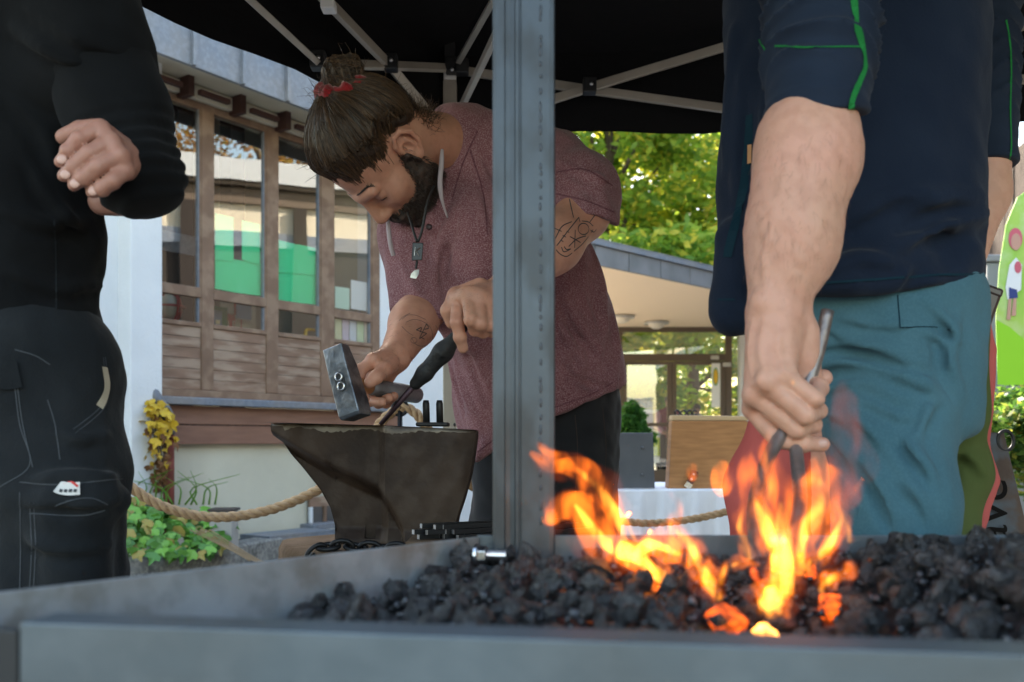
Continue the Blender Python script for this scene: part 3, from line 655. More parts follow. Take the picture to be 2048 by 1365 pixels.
# ================================================================== stall table with wood block
m_cloth = M('white tablecloth', (.80, .80, .84), .85, bump=((25, .15),))
td = 4.1; zt = P(1300, 980, td)[2]; x0, x1 = P(1205, 0, td)[0], P(1620, 0, td)[0]
tb = thing('stall_table', ((x0 + x1) / 2, td + .35, 0), 'low display table draped with a white cloth behind the forge', 'table')
MB().box((x0 + .03, td + .04, zt - .03), (x1 - .03, td + .7, zt - .006)).build('table_top', m_dark, tb)
for x in (x0 + .06, x1 - .06):
    for yy in (td + .08, td + .64): MB().box((x - .02, yy - .02, 0), (x + .02, yy + .02, zt - .031)).build('leg', m_dark, tb)
V = []; F = []; ns = 60
for j, (zz, amp) in enumerate(((zt, 0), (zt - .008, .002), (zt - .12, .008), (zt - .3, .02), (zt - .5, .03))):
    for i in range(ns + 1): x = x0 + (x1 - x0) * i / ns; V.append((x, td - amp * (1 + .8 * math.sin(i * .75) + .4 * math.sin(i * 1.9)), zz))
F = [(j * (ns + 1) + i, j * (ns + 1) + i + 1, (j + 1) * (ns + 1) + i + 1, (j + 1) * (ns + 1) + i)[::-1] for j in range(4) for i in range(ns)]
b0 = len(V); V += [(x0 + (x1 - x0) * i / ns, td + .74, zt) for i in range(ns + 1)]; F += [(i, i + 1, b0 + i + 1, b0 + i) for i in range(ns)]
clo = mesh('tablecloth', V, F, m_cloth, None, True); tag(clo, 'white cloth hanging over the low display table', 'tablecloth')
m_oak = M('oiled oak', (.46, .21, .07), .5, col2=(.34, .145, .045), nscale=7, stretch=(1.2, 1, 9), bump=((50, .15),)); m_sap = M('pale sapwood', (.55, .37, .19), .6)
wb = thing('wood_block', P(1412, 978, td + .1), 'upright oak board with a pale top edge standing on the white table', 'board')
a = P(1337, 978, td + .1); b = P(1497, 842, td + .1); c1 = P(1344, 842, td + .1)
MB().hexa([a, (b[0], a[1], a[2]), (b[0], a[1] + .1, a[2]), (a[0], a[1] + .1, a[2]), c1, (b[0], a[1], b[2]), (b[0], a[1] + .09, b[2]), (c1[0], a[1] + .09, b[2])]).build('board_face', m_oak, wb, bevel=.004)
MB().hexa([c1 + [.0, -.001, .001], (b[0], a[1] - .001, b[2] + .001), (b[0], a[1] + .09, b[2] + .001), (c1[0], a[1] + .09, b[2] + .001), c1 + [.002, 0, .025], (b[0], a[1], b[2] + .02), (b[0], a[1] + .088, b[2] + .02), (c1[0] + .002, a[1] + .088, b[2] + .025)]).build('sapwood_edge', m_sap, wb, bevel=.003)
m_iron = M('black iron', (.03, .03, .032), .5, .7)
zz = b[2] + .032; hk = MB(); hx = P(1350, 0, td + .13)[0]
pts = [(hx + .10 * t, td + .14 + .01 * math.sin(9 * t), zz + .012 * math.sin(12 * t) + .004) for t in np.linspace(0, 1, 20)]
tag(hk.tube(pts, .004, 6).build('wrought_hook', m_iron, None, True), 'wavy black iron hook lying on the oak board edge', 'hook')
tag(MB().tube([(p[0] + .004, p[1] + .02, 2 * zz + .008 - p[2]) for p in pts], .004, 6).build('wrought_hook', m_iron, None, True), 'second black iron hook crossing the first on the oak board', 'hook')
kn_ = thing('knife', P(1388, 978, td), 'kitchen knife with riveted handle leaning on the oak board', 'knife'); m_hand = M('knife scales', (.10, .035, .02), .4)
MB().bar(P(1380, 966, td + .07), P(1391, 942, td + .07), .03, .02, (0, 1, 0)).build('handle', m_hand, kn_, bevel=.004)
MB().bar(P(1373, 976, td + .072), P(1380, 967, td + .072), .03, .004, (0, 1, 0)).build('blade', M('polished blade', (.6, .6, .6), .2, 1.), kn_)
for t in (.3, .7): q = P(1380 + 11 * t, 966 - 24 * t, td + .058); MB().add(*ell_mesh(q, (.005, .004, .005), 10, 6)).build('rivet', m_cl, kn_, True)
m_slate = M('slate grey sheet', (.075, .08, .09), .6, col2=(.10, .105, .115), nscale=6)
ps = thing('display_panel', P(1270, 978, td - .0) , 'slate grey steel panel standing on the white table beside the smith', 'panel')
a = P(1205, 977, td + .05); b = P(1306, 866, td + .05)
MB().hexa([a, P(1310, 977, td + .05), P(1310, 977, td + .05) + [0, .05, 0], a + [0, .05, 0], P(1205, 866, td + .05), b, b + [0, .05, 0], P(1205, 866, td + .05) + [0, .05, 0]]).build('sheet', m_slate, ps, bevel=.003)
for px, py in ((1285, 896), (1284, 950)): MB().add(*ell_mesh(P(px, py, td + .046), (.007, .005, .007), 10, 6)).build('rivet', m_slate, ps, True)
# ================================================================== rusty sign plate
m_rp = M('rusty sheet steel', (.055, .033, .026), .75, col2=(.085, .055, .042), nscale=9, col3=(.07, .10, .13), n3=14, f3=.8, bump=((60, .3),))
sg = thing('steel_sign', P(1950, 1400, 2.1) * [1, 1, 0], 'rusty leaning steel plate with cut letters at the right edge', 'sign')
d = 2.1
V = [P(1800, 1500, d - .06), P(2160, 1500, d - .06), P(2008, 866, d), P(1850, 862, d)]
fr = [np.array(v) for v in V]; V = fr + [v + np.array([0, .006, 0]) for v in fr]
mesh('plate', V, [(0, 1, 2, 3), (7, 6, 5, 4), (0, 4, 5, 1), (1, 5, 6, 2), (2, 6, 7, 3), (3, 7, 4, 0)], m_rp, sg)
MB().tube(ring(P(2011, 882, d), (.018, 0, 0), (0, 0, .022)), .004, 8, closed=True).build('hinge_ring', m_iron, sg, True)
letters('rave', 'cut_lettering', .108, M('cut through shadow', (.008, .007, .007), .9), sg, P(1984, 1042, d - .028), (0.0, 0, 1), (-1, 0, .08), .0005)
# ================================================================== rope on iron stakes
m_rope = M('natural hemp rope', (.50, .34, .20), .95, col2=(.36, .23, .13), nscale=60, bump=((220, .6),))
def rope(pts, r, label, strands=3, turns=38.):
    c = bez(pts, 90); L = np.concatenate([[0], np.cumsum(np.linalg.norm(np.diff(c, axis=0), axis=1))]); c = np.stack([np.interp(np.linspace(0, L[-1], int(L[-1] / .006)), L, c[:, k]) for k in range(3)], 1)
    t = np.gradient(c, axis=0); t /= np.linalg.norm(t, axis=1)[:, None]; x = np.cross(t, (0, 1., .01)); x /= np.linalg.norm(x, axis=1)[:, None]; y = np.cross(t, x)
    ro = thing('hemp_rope', c[0] * [1, 1, 0], label, 'rope', 'ropes fencing off the smithy'); s = np.arange(len(c)) * .006
    for k in range(strands):
        a = s * turns + 2 * math.pi * k / strands; MB().tube(c + (x * np.cos(a)[:, None] + y * np.sin(a)[:, None]) * r * .52, r * .56, 7).build('strand', m_rope, ro, True)
    return ro
rd = 3.0
rope([P(110, 880, 2.7), P(245, 965, 2.8), P(330, 1015, 2.85), P(430, 1035, 2.9), P(540, 1020, 2.95), P(640, 978, 3.0), P(700, 930, 3.0), P(762, 845, 3.0), P(800, 815, 3.0)], .0155, 'thick hemp rope sagging between the dark trousers and the anvil', turns=75)
rope([P(802, 815, 3.0), P(825, 822, 3.0), P(850, 850, 3.0), P(900, 930, 3.02), P(1000, 1010, 3.1), P(1110, 1040, 3.2)], .0155, 'hemp rope looping over the iron stake behind the anvil', turns=75)
rope([P(1110, 1040, 3.25), P(1230, 1042, 3.3), P(1300, 1047, 3.3), P(1400, 1036, 3.3), P(1500, 1008, 3.3), P(1580, 960, 3.3)], .013, 'hemp rope hanging in front of the white cloth table', turns=85)
def stake(p, label):
    st = thing('iron_stake', (p[0], p[1], 0), label, 'stake', 'iron rope stakes'); MB().tube([(p[0], p[1], 0), (p[0], p[1], p[2])], .008, 8).build('rod', m_iron, st, True)
    MB().tube(ring(p + np.array([0, 0, .0]), (.022, 0, 0), (0, 0, .025)), .006, 8, closed=True).build('eye', m_iron, st, True)
stake(P(800, 815, 2.995), 'iron stake with a ring carrying the rope behind the anvil'); stake(P(110, 880, 2.7), 'iron stake carrying the rope end behind the dark trousers'); stake(P(1582, 958, 3.3), 'iron stake carrying the rope behind the teal trousers'); stake(P(1110, 1040, 3.22), 'iron stake where two ropes meet behind the smith')
# ================================================================== ivy and yellow vine
m_ivy = leaf_mat('ivy green', (.10, .26, .03), (.20, .40, .05)); m_ivy2 = M('ivy mottled', (.22, .30, .05), .5, col2=(.42, .20, .06), nscale=25); m_vy = M('yellow vine leaf', (.62, .42, .02), .6, col2=(.50, .30, .02), nscale=30); m_vb = M('dry brown leaf', (.20, .09, .035), .8, col2=(.12, .06, .03), nscale=30)
def leaf_mesh(mat):
    o2 = [(0, 0, 0), (.45, .22, .05), (.5, .55, .02), (.22, .62, .08), (0, 1.05, -.12), (-.22, .62, .08), (-.5, .55, .02), (-.45, .22, .05), (0, .5, .0)]
    me = bpy.data.meshes.new('leaf'); me.from_pydata(o2, [], [(8, i, i + 1) for i in range(7)] + [(8, 7, 0)]); me.materials.append(mat); return me
LM = {k: leaf_mesh(m) for k, m in (('g', m_ivy), ('m', m_ivy2), ('y', m_vy), ('b', m_vb), ('h', M('ivy fresh leaf', (.16, .36, .045), .45)), ('k', M('ivy deep leaf', (.07, .20, .03), .45)))}
def leaf(parent, p, size, key, face, rng, droop=.6):
    o = bpy.data.objects.new('leaf', LM[key]); COL.objects.link(o); o.parent = parent; o.location = [float(x) for x in (np.asarray(p) - wloc(parent))]
    z = Vector([float(x) for x in face]) + Vector(rng.normal(size=3) * .5); z.normalize(); yv = Vector((rng.normal() * .5, 0, -1)); yv = (yv - z * yv.dot(z)).normalized(); xv = yv.cross(z)
    mt = Matrix((xv, yv, z)).transposed(); o.rotation_euler = mt.to_euler(); o.scale = (size, size, size)
rng = np.random.default_rng(3)
ivy = thing('ivy_plant', P(350, 1120, 5.2) * [1, 1, 0] + [0, 0, zkerb], 'low green ivy spilling over the concrete kerb', 'ivy')
for i in range(295):
    t = rng.random(); px = 225 + 235 * t; u = rng.random(); ytop = 985 + 18 * abs(math.sin(px * .06)) + (px - 245) * .14 * (px > 330); py = ytop + (1105 - ytop) * u - max(0, (px - 400)) * .35 * u
    leaf(ivy, P(px, py, 5.18 + .42 * (1 - u) + .1 * rng.random() + .3 * t), rng.uniform(.055, .095), rng.choice(['k', 'k', 'h', 'g', 'h', 'm']) if rng.random() < .85 else 'k', (.15, -1, .55), rng)
for k in range(5):
    MB().tube(bez([P(380 + 10 * k, 1060, 5.5), P(430 + 12 * k, 1085 + 3 * k, 5.5), P(470 + 16 * k, 1105 + 6 * k, 5.4), P(500 + 14 * k, 1122 + 4 * k, 5.35)], 12), .004, 5).build('stem', M('dry stem', (.32, .22, .13), .9), ivy, True)
for k in range(16):
    a = P(250 + 12 * k, 1010, 5.75); MB().tube(bez([a, a + [rng.normal() * .04, 0, .1], a + [rng.normal() * .12 + .03, -.05, .14 + rng.random() * .09]], 8), [.006, .006, .005, .005, .004, .003, .002, .002, .001][:len(bez([a, a + [0, 0, .1], a + [0, 0, .2]], 8))], 4).build('grass_blade', m_ivy, ivy, True)
vine = thing('climbing_vine', P(315, 985, 5.6) * [1, 1, 0] + [0, 0, zkerb], 'yellow leaved vine climbing the downpipe foot', 'vine')
for i in range(150):
    py = 798 + 180 * rng.random(); k = (py - 798) / 180; w_ = 10 + 22 * math.sin(math.pi * min(1, k * 1.1 + .1)) * (1 - .35 * k); px = 316 + rng.uniform(-1, 1) * w_
    s_, z_ = fs(px, py, .17); leaf(vine, fp(s_, .14 + .08 * rng.random(), z_), rng.uniform(.04, .085) * (1 if k < .55 else .6), 'y' if rng.random() > k * 1.4 - .15 else 'b', NF + np.array([0, 0, .3]), rng)
for k in range(6):
    s_ = sx(312 + 5 * k, .16); MB().tube(bez([fp(s_, .16, fz(985, .1, 315)), fp(s_ + .02, .17, fz(920, .1, 315)), fp(s_ - .03, .16, fz(850, .1, 315)), fp(s_, .15, fz(805, .1, 315))], 14), .005, 5).build('stem', m_bark, vine, True)
# ================================================================== pop-up canopy
m_can = M('black canopy fabric', (.008, .008, .009), .8, bump=((30, .2),)); m_alu = M('beige painted strut', (.42, .38, .32), .45, .2, col2=(.36, .32, .27), nscale=8); m_joint = M('black nylon joint', (.012, .012, .013), .45); m_cap = M('white plastic', (.75, .74, .72), .5)
ca = thing('pop_up_canopy', (0.4, 1.6, 0), 'black pop-up canopy on beige folding struts over the smithy', 'canopy')
C = np.array([-.19, 3.05]); R_ = np.array([3.0, 2.80]); Ln = np.array([-1.75, .85]); Nn = np.array([2.3, -.05])
zv, ze, zpk = 1.776, 2.03, 2.75
pk = np.array([.6, 1.6, zpk]); crn = [C, R_, Nn, Ln]
for i in range(4):
    a, b = crn[i], crn[(i + 1) % 4]
    ns = 24; V = []; F = []
    for j in range(ns + 1):
        q = a + (b - a) * j / ns; n2 = nrm([*(q - pk[:2]), 0])[:2]
        V += [(*(q), ze), (*(q + n2 * .015 * math.sin(j * 1.3)), (ze + zv) / 2), (*(q + n2 * (.01 + .02 * math.sin(j * 1.3))), zv + .006 * math.sin(j * .9))]
    F = [(3 * j + k, 3 * j + 3 + k, 3 * j + 4 + k, 3 * j + 1 + k) for j in range(ns) for k in (0, 1)]
    mesh('valance', V, F, m_can, ca, True)
    mesh('roof_panel', [(*a, ze), (*b, ze), (*(b * .5 + pk[:2] * .5), ze * .5 + zpk * .5 - .03), tuple(pk), (*(a * .5 + pk[:2] * .5), ze * .5 + zpk * .5 - .03)], [(0, 1, 2, 4), (4, 2, 3)], m_can, ca, True)
def strut(a, b, w=.026, h=.016): return MB().bar(a, b, w, h, up=(0, 1, .001)).build('strut', m_alu, ca, bevel=.002)
def joint(p, s=.02): return MB().box(np.array(p) - [s, .02, s * 1.15], np.array(p) + [s, .02, s * 1.15]).build('joint', m_joint, ca, bevel=.004)
j1 = P(640, 128, 2.52); j2 = P(783, 132, 2.75); j3 = P(905, 137, 2.97)
strut(j1, j2, .024); strut(j2, j3, .024); strut(P(470, -28, 1.95), j1 + [0, .01, 0], .028)
strut(P(640, -12, 2.3), j2 + [0, .02, 0], .028); strut(j2 + [0, .02, .0], P(870, 240, 2.96), .026)
strut(P(1010, -40, 2.3), P(915, 128, 2.95), .020); strut(P(1030, -10, 2.2), P(918, 225, 2.98), .022)
strut(P(925, 142, 2.97), P(1178, 180, 2.95), .026); strut(P(1178, 180, 2.95), P(1480, 222, 2.92), .026)
strut(P(1060, 214, 2.93), P(1178, 176, 2.92), .026); strut(P(1178, 176, 2.92), P(1480, 85, 2.90), .026)
strut(P(1480, 222, 2.92), P(1780, 150, 2.90)); strut(P(1480, 85, 2.90), P(1780, 160, 2.88)); strut(P(1780, 160, 2.9), P(2200, -10, 2.85)); strut(P(1780, 150, 2.9), P(2200, 165, 2.85))
for p in (j1, j2, j3, P(925, 140, 2.96), P(1178, 178, 2.90), P(1480, 222, 2.91), P(1780, 155, 2.88)): joint(p - np.array([0, .02, 0]))
for p in (j1, j2, P(1178, 178, 2.90), P(903, 150, 2.95)): MB().add(*ell_mesh(p - np.array([-.004, .042, 0]), (.006, .005, .006), 10, 6)).build('bolt', M('bright bolt', (.6, .6, .62), .3, 1.), ca, True)
MB().box(P(648, 20, 2.32) - [.006, .02, .004], P(668, 4, 2.32) + [.004, .02, .0]).build('clip', m_cap, ca, bevel=.004)
def leg(q, top=1.99):
    MB().box((q[0] - .021, q[1] - .021, 0), (q[0] + .021, q[1] + .021, top - .06)).build('leg', m_alu, ca, bevel=.003)
    MB().box((q[0] - .019, q[1] - .024, top - .06), (q[0] + .019, q[1] + .019, top - .028)).build('leg_cap', m_cap, ca, bevel=.003)
    MB().box((q[0] - .016, q[1] - .016, 0), (q[0] + .016, q[1] + .016, ze + .02)).build('leg_inner', m_joint, ca)
lq = P(900, 300, 3.0); leg((lq[0], lq[1])); leg((2.95, 2.75)); leg((-1.70, .86)); leg((2.25, .0))
for py in (780, 850, 905): q = P(909, py, 2.978); MB().add(*ell_mesh(q, (.004, .002, .006), 8, 5)).build('leg_hole', m_joint, ca, True)
# ================================================================== forge tray
m_galv = M('galvanised steel', (.25, .28, .305), .62, .3, col2=(.17, .165, .155), nscale=14, bump=((120, .08),), col3=(.36, .39, .42), n3=35, f3=.4)
m_galvb = M('galvanised plate stained', (.105, .13, .148), .5, .5, col2=(.085, .085, .082), nscale=7, ramp=(.4, .72), bump=((110, .06),), col3=(.15, .178, .20), n3=28, f3=.35)
m_pdark = M('dark painted steel', (.025, .027, .03), .5, .3)
m_postm = M('grey rolled steel', (.085, .102, .12), .45, .6, col2=(.055, .063, .072), nscale=6, stretch=(1, 1, .5), ramp=(.3, .7), col3=(.03, .028, .026), n3=26, f3=.5, bump=((90, .1),))
RZ = CAMZ - .097
nl = np.array([-.262, .505]); nr = np.array([.62, .368]); bl = np.array([-.035, .955]); br = np.array([.95, .955]); lc = np.array([-.405, .515])
tray = thing('forge_tray', (.25, .7, 0), 'shallow galvanised steel forge tray full of coal in the foreground', 'forge')
def plate(a, b, z0, z1, th, name, mat, inward=1):
    t = (b - a) / np.linalg.norm(b - a); n_ = np.array([-t[1], t[0]]) * th * inward
    q = [a, b, b + n_, a + n_]
    return MB().hexa([(*p, z0) for p in q] + [(*p, z1) for p in q]).build(name, mat, tray, bevel=.0012)
plate(nl, nr, RZ - .16, RZ, .005, 'front_plate', m_galvb)
plate(nl + [0, .0052], nr + [0, .0052], RZ - .005, RZ - .0005, .028, 'front_flange', m_galvb)
plate(lc, bl, RZ - .14, RZ, -.004, 'left_plate', m_galv, 1)
plate(bl, br, RZ - .12, RZ + .001, .004, 'rear_plate', m_galvb, 1)
plate(nr + [.002, .002], br, RZ - .14, RZ - .002, .004, 'right_plate', m_galvb)
plate(lc, nl + [-.001, 0], RZ - .16, RZ - .004, .006, 'corner_bracket', m_pdark)
mesh('tray_floor', [(*lc, RZ - .10), (*nl, RZ - .10), (*nr, RZ - .10), (*br, RZ - .10), (*bl, RZ - .10)], [(0, 1, 2, 3, 4)], m_pdark, tray)
for q in ((-.38, .53), (.58, .40), (.9, .93)): MB().box((q[0] - .02, q[1] - .0, 0), (q[0] + .02, q[1] + .03, RZ - .17 + .06)).build('leg', m_pdark, tray, bevel=.003)
# upright profile post with lips
pd_ = .95; x0 = P(986, 0, pd_)[0]; x1 = P(1109, 0, pd_)[0]; wpost = x1 - x0
prof = [(0, .0), (.012, .0), (.014, .006), (.019, .006), (.021, .0), (.024, .0), (.0245, .004), (.0265, .004), (.027, .0), (wpost - .010, .0), (wpost - .002, .002), (wpost, .006), (wpost, .055), (wpost - .004, .055), (wpost - .004, .006), (.004, .006), (.004, .055), (0, .055)]
prof = [(0, .002), (.003, 0), (.0115, .0), (.0125, .0035), (.017, .0045), (.0215, .0035), (.0225, .0), (.0255, .0), (.0262, .0018), (.0275, .0018), (.0283, .0), (wpost - .006, .0), (wpost - .0015, .0015), (wpost, .005), (wpost, .055), (0, .055)]
post = thing('steel_post', (x0 + wpost / 2, pd_ + .03, 0), 'upright grey steel profile post rising from the forge corner', 'post')
n = len(prof); V = [(x0 + a, pd_ - .055 + .05 + b - .012, z) for z in (0., 2.6) for a, b in prof]
mesh('profile', V, [tuple(range(n))[::-1], tuple(range(n, 2 * n))] + [(i, (i + 1) % n, n + (i + 1) % n, n + i) for i in range(n)], m_postm, post)
ws = MB(); random.seed(5); z = .72
while z < 1.35:
    h_ = random.uniform(.002, .006); xx = x0 + wpost - .0145 + random.uniform(-.0005, .0005); ws.add(*ell_mesh((xx, pd_ - .0172, z), (.0014, .0009, h_), 6, 5)); z += random.uniform(.006, .02)
w = ws.build('weld_seam', M('weld bead', (.07, .075, .085), .5, .6), post, True); w['kind'] = 'stuff'
# bolt through the left plate
m_zn = M('bright zinc', (.62, .62, .64), .28, 1., bump=((300, .05),))
bt = thing('hex_bolt', P(990, 1112, .90), 'bright zinc hex bolt sticking through the left forge plate', 'bolt')
axis = nrm([.95, -.25, 0]); c = P(966, 1110, .90)
hx = [c + .0088 * (math.cos(t) * np.array([0, 0, 1]) + math.sin(t) * np.cross(axis, [0, 0, 1])) for t in np.linspace(0, 2 * math.pi, 6, endpoint=False)]
MB().add([h - axis * .004 for h in hx] + [h + axis * .004 for h in hx], [tuple(range(6))[::-1], tuple(range(6, 12))] + [(i, (i + 1) % 6, 6 + (i + 1) % 6, 6 + i) for i in range(6)]).build('nut', m_zn, bt, bevel=.0008)
th = [c + axis * (.0045 + .001 * i) for i in range(20)]; MB().tube(th, [.0049 + .0005 * (i % 2) for i in range(20)], 14).build('thread', m_zn, bt, False)
MB().tube([c - axis * .007, c - axis * .0042], .0105, 18).build('washer', m_zn, bt)
# ================================================================== coal
def coal_mesh(k, rng):
    bm = bmesh.new(); bmesh.ops.create_icosphere(bm, subdivisions=3, radius=1.)
    planes = [(nrm(rng.normal(size=3)), rng.uniform(.42, .78)) for _ in range(13)]
    for v in bm.verts:
        p = np.array(v.co)
        for n_, d_ in planes:
            e = p @ n_ - d_
            if e > 0: p = p - n_ * e
        p = p * (1.25 + .10 * math.sin(7 * p[0] + k) * math.sin(6 * p[1] + 2 * k) + .05 * math.sin(15 * p[0] + 13 * p[2] + k) + .025 * rng.normal())
        v.co = p * [1.1, .95, .85]
    me = bpy.data.meshes.new('coal_lump'); bm.to_mesh(me); bm.free(); return me
m_coal = M('coal', (.011, .011, .012), .38, 0., col2=(.075, .076, .082), nscale=1.6, ramp=(.42, .66), bump=((6, .8), (2.2, .6)), spec=.7, col3=(.10, .088, .08), n3=2.4, f3=.4)
m_coal.node_tree.nodes['Principled BSDF'].inputs['Metallic'].default_value = .0
def ember_mat(name, base, glow, strength, sc=18):
    m = M(name, base, .7, bump=((60, .6),)); nt = m.node_tree; b = nt.nodes['Principled BSDF']; nz = nt.nodes.new('ShaderNodeTexNoise'); nz.inputs['Scale'].default_value = sc
    tcn = nt.nodes.new('ShaderNodeTexCoord'); nt.links.new(tcn.outputs['Object'], nz.inputs['Vector']); rp = nt.nodes.new('ShaderNodeMapRange'); rp.inputs['From Min'].default_value = .30; rp.inputs['From Max'].default_value = .78; rp.inputs['To Max'].default_value = strength
    nt.links.new(nz.outputs[0], rp.inputs[0]); nt.links.new(rp.outputs[0], b.inputs['Emission Strength']); b.inputs['Emission Color'].default_value = (*glow, 1); return m
m_ember = ember_mat('glowing coal', (.02, .015, .012), (1., .12, .008), .7, 2.); m_hot = ember_mat('white hot coal', (.1, .05, .02), (1., .36, .06), 3.2, 1.)
rng = np.random.default_rng(11); CM = [coal_mesh(k, rng) for k in range(10)]
for me in CM: me.materials.append(m_coal)
CE = [CM[k].copy() for k in range(4)]; CH = [CM[k].copy() for k in (2, 5)]
for me in CE: me.materials.clear(); me.materials.append(m_ember)
for me in CH: me.materials.clear(); me.materials.append(m_hot)
def inside(q, mar=.012):
    poly = [lc, nl, nr, br, bl]
    for i in range(5):
        a = poly[i]; b = poly[(i + 1) % 5]; t = (b - a) / np.linalg.norm(b - a)
        if (-t[1] * (q[0] - a[0]) + t[0] * (q[1] - a[1])) < mar: return False
    return True
FIRE = np.array([.21, .70])
def bed_h(x, y):
    """height of the coal heap above the tray floor plane, relative to RZ"""
    h = -.062 + .036 * (1 / (1 + math.exp(-(x + .12) / .05)))
    h += .010 * math.exp(-((x - .02) ** 2 / .012 + (y - .86) ** 2 / .01))
    h += .012 * max(0, min(1, (x - .22) / .25)) + .012 * math.exp(-((x - .42) ** 2 / .02 + (y - .75) ** 2 / .05))
    h -= .022 * math.exp(-((x - FIRE[0] + .005) ** 2 / .004 + (y - FIRE[1] + .13) ** 2 / .02))
    fall = max(0, (-.17 - x) / .08); h -= .04 * min(1, fall)
    if y < .54: h -= .022 * (.54 - y) / .08
    return h
rng = np.random.default_rng(5); cnt = 0; lumps = []
tries = 0
while len(lumps) < 288 and tries < 30000:
    tries += 1
    x = rng.uniform(-.36, .56); y = rng.uniform(.40, .94)
    if abs(x / y) > .58 or not inside((x, y), .018): continue
    if x < -.19 and rng.random() < .8 + (-.19 - x) * 2: continue
    r = (.0055 + .0105 * rng.random() ** 1.6) * (1.3 if x > .3 else 1)
    if y > .9 and x < .07 and x > -.05 and y > .925: continue
    if any((x - a) ** 2 + (y - b) ** 2 < (.72 * (r + c_)) ** 2 for a, b, c_ in lumps): continue
    lumps.append((x, y, r))
hot = np.array([.172, .632])
for x, y, r in lumps:
    dist = math.hypot(x - hot[0], (y - hot[1]) * 1.0)
    z = RZ + bed_h(x, y) + rng.uniform(-.001, .011)
    kind = 0
    if dist < .019: kind = 2
    elif dist < .045 and rng.random() < .3: kind = 1
    elif x > .2 and x < .27 and y > .70 and rng.random() < .08: kind = 1
    me = CH[int(rng.integers(2))] if kind == 2 else CE[int(rng.integers(4))] if kind == 1 else CM[int(rng.integers(10))]
    o = bpy.data.objects.new('coal_lump', me); COL.objects.link(o); o.location = (x, y, z); o.rotation_euler = rng.uniform(0, 6.28, 3); o.scale = r * rng.uniform(.85, 1.2, 3)
    tag(o, ('loose black coal lump heaped in the forge tray', 'orange glowing coal lump at the foot of the flames', 'white hot coal in the heart of the fire')[kind], 'coal', ('coal lumps in the forge tray', 'glowing coals in the fire', 'white hot coals')[kind])
big = [(.37, .60, .026, -.004), (.335, .56, .02, -.004), (.30, .52, .016, -.012), (.345, .68, .018, -.004), (.33, .86, .016, -.006), (.36, .80, .018, -.004), (.30, .84, .013, -.004), (.42, .78, .022, -.006), (.44, .70, .026, -.004), (.27, .60, .016, -.012)]
for x, y, r, dz in big:
    o = bpy.data.objects.new('coal_lump', CM[int(rng.integers(10))]); COL.objects.link(o); o.location = (x, y, RZ + bed_h(x, y) + r * .45 + dz); o.rotation_euler = rng.uniform(0, 6.28, 3); o.scale = (r, r, r * .8)
    tag(o, 'big black coal lump at the right of the heap', 'coal', 'big coal lumps')
# crumbs between the lumps: too small and many to pick apart
rg = np.random.default_rng(77); Vb = []; Fb = []; tet = np.array([(0, 0, 1), (1, 0, -.4), (-.5, .9, -.3), (-.5, -.8, -.4), (.2, .2, -.9), (.6, .7, .3)], float); tf = np.array([(0, 1, 5), (0, 5, 2), (0, 2, 3), (0, 3, 1), (1, 4, 5), (5, 4, 2), (2, 4, 3), (3, 4, 1)])
while len(Vb) < 2600:
    x = rg.uniform(-.30, .56); y = rg.uniform(.42, .94)
    if not inside((x, y), .01) or (x < -.16 and rg.random() < .75): continue
    r = rg.uniform(.0022, .0062); q = rg.normal(size=(3, 3)); q, _ = np.linalg.qr(q); Fb.append(tf + 6 * len(Vb)); Vb.append((tet * rg.uniform(.6, 1.2, 3)) @ q * r + [x, y, RZ + max(-.093, bed_h(x, y)) + rg.uniform(-.006, .004)])
tag(mesh('coal_crumbs', np.vstack(Vb), np.vstack(Fb), M('coal crumbs', (.012, .012, .013), .4, col2=(.09, .09, .095), nscale=60, ramp=(.45, .7), spec=.6)), 'small coal crumbs between the lumps', 'coal', kind='stuff')
# fine coal filling under the lumps
V = []; F = []; gx = np.linspace(-.40, .92, 130); gy = np.linspace(.36, .95, 70); idx = {}
for i, x in enumerate(gx):
    for j, y in enumerate(gy):
        if inside((x, y), .006): idx[i, j] = len(V); V.append((x, y, max(RZ - .095, RZ + bed_h(x, y) - .012 + .005 * math.sin(90 * x + 3 * math.sin(70 * y)) * math.sin(80 * y) + random.uniform(-.003, .003))))
for (i, j) in idx:
    if all(k in idx for k in ((i + 1, j), (i, j + 1), (i + 1, j + 1))): F.append((idx[i, j], idx[i + 1, j], idx[i + 1, j + 1], idx[i, j + 1]))
tag(mesh('coal_bed', V, F, m_coal), 'fine coal filling the forge tray', 'coal', kind='stuff')
# ================================================================== flames
def flame_mat(name, col, s):
    m = bpy.data.materials.new(name); m.use_nodes = True; nt = m.node_tree; nt.nodes.clear(); out = nt.nodes.new('ShaderNodeOutputMaterial'); em = nt.nodes.new('ShaderNodeEmission'); em.inputs[0].default_value = (*col, 1); em.inputs[1].default_value = s
    tcn = nt.nodes.new('ShaderNodeTexCoord'); mp = nt.nodes.new('ShaderNodeMapping'); mp.inputs['Scale'].default_value = (1, 1, .35); nz = nt.nodes.new('ShaderNodeTexNoise'); nz.inputs['Scale'].default_value = 75; nz.inputs['Detail'].default_value = 2; nz.inputs['Distortion'].default_value = .6
    mr = nt.nodes.new('ShaderNodeMapRange'); mr.inputs['From Min'].default_value = .41; mr.inputs['From Max'].default_value = .68; mr.inputs['To Min'].default_value = .03 * s; mr.inputs['To Max'].default_value = 2.6 * s
    nt.links.new(tcn.outputs['Object'], mp.inputs[0]); nt.links.new(mp.outputs[0], nz.inputs['Vector']); nt.links.new(nz.outputs[0], mr.inputs[0]); nt.links.new(mr.outputs[0], em.inputs[1])
    nt.links.new(em.outputs[0], out.inputs['Volume']); return m
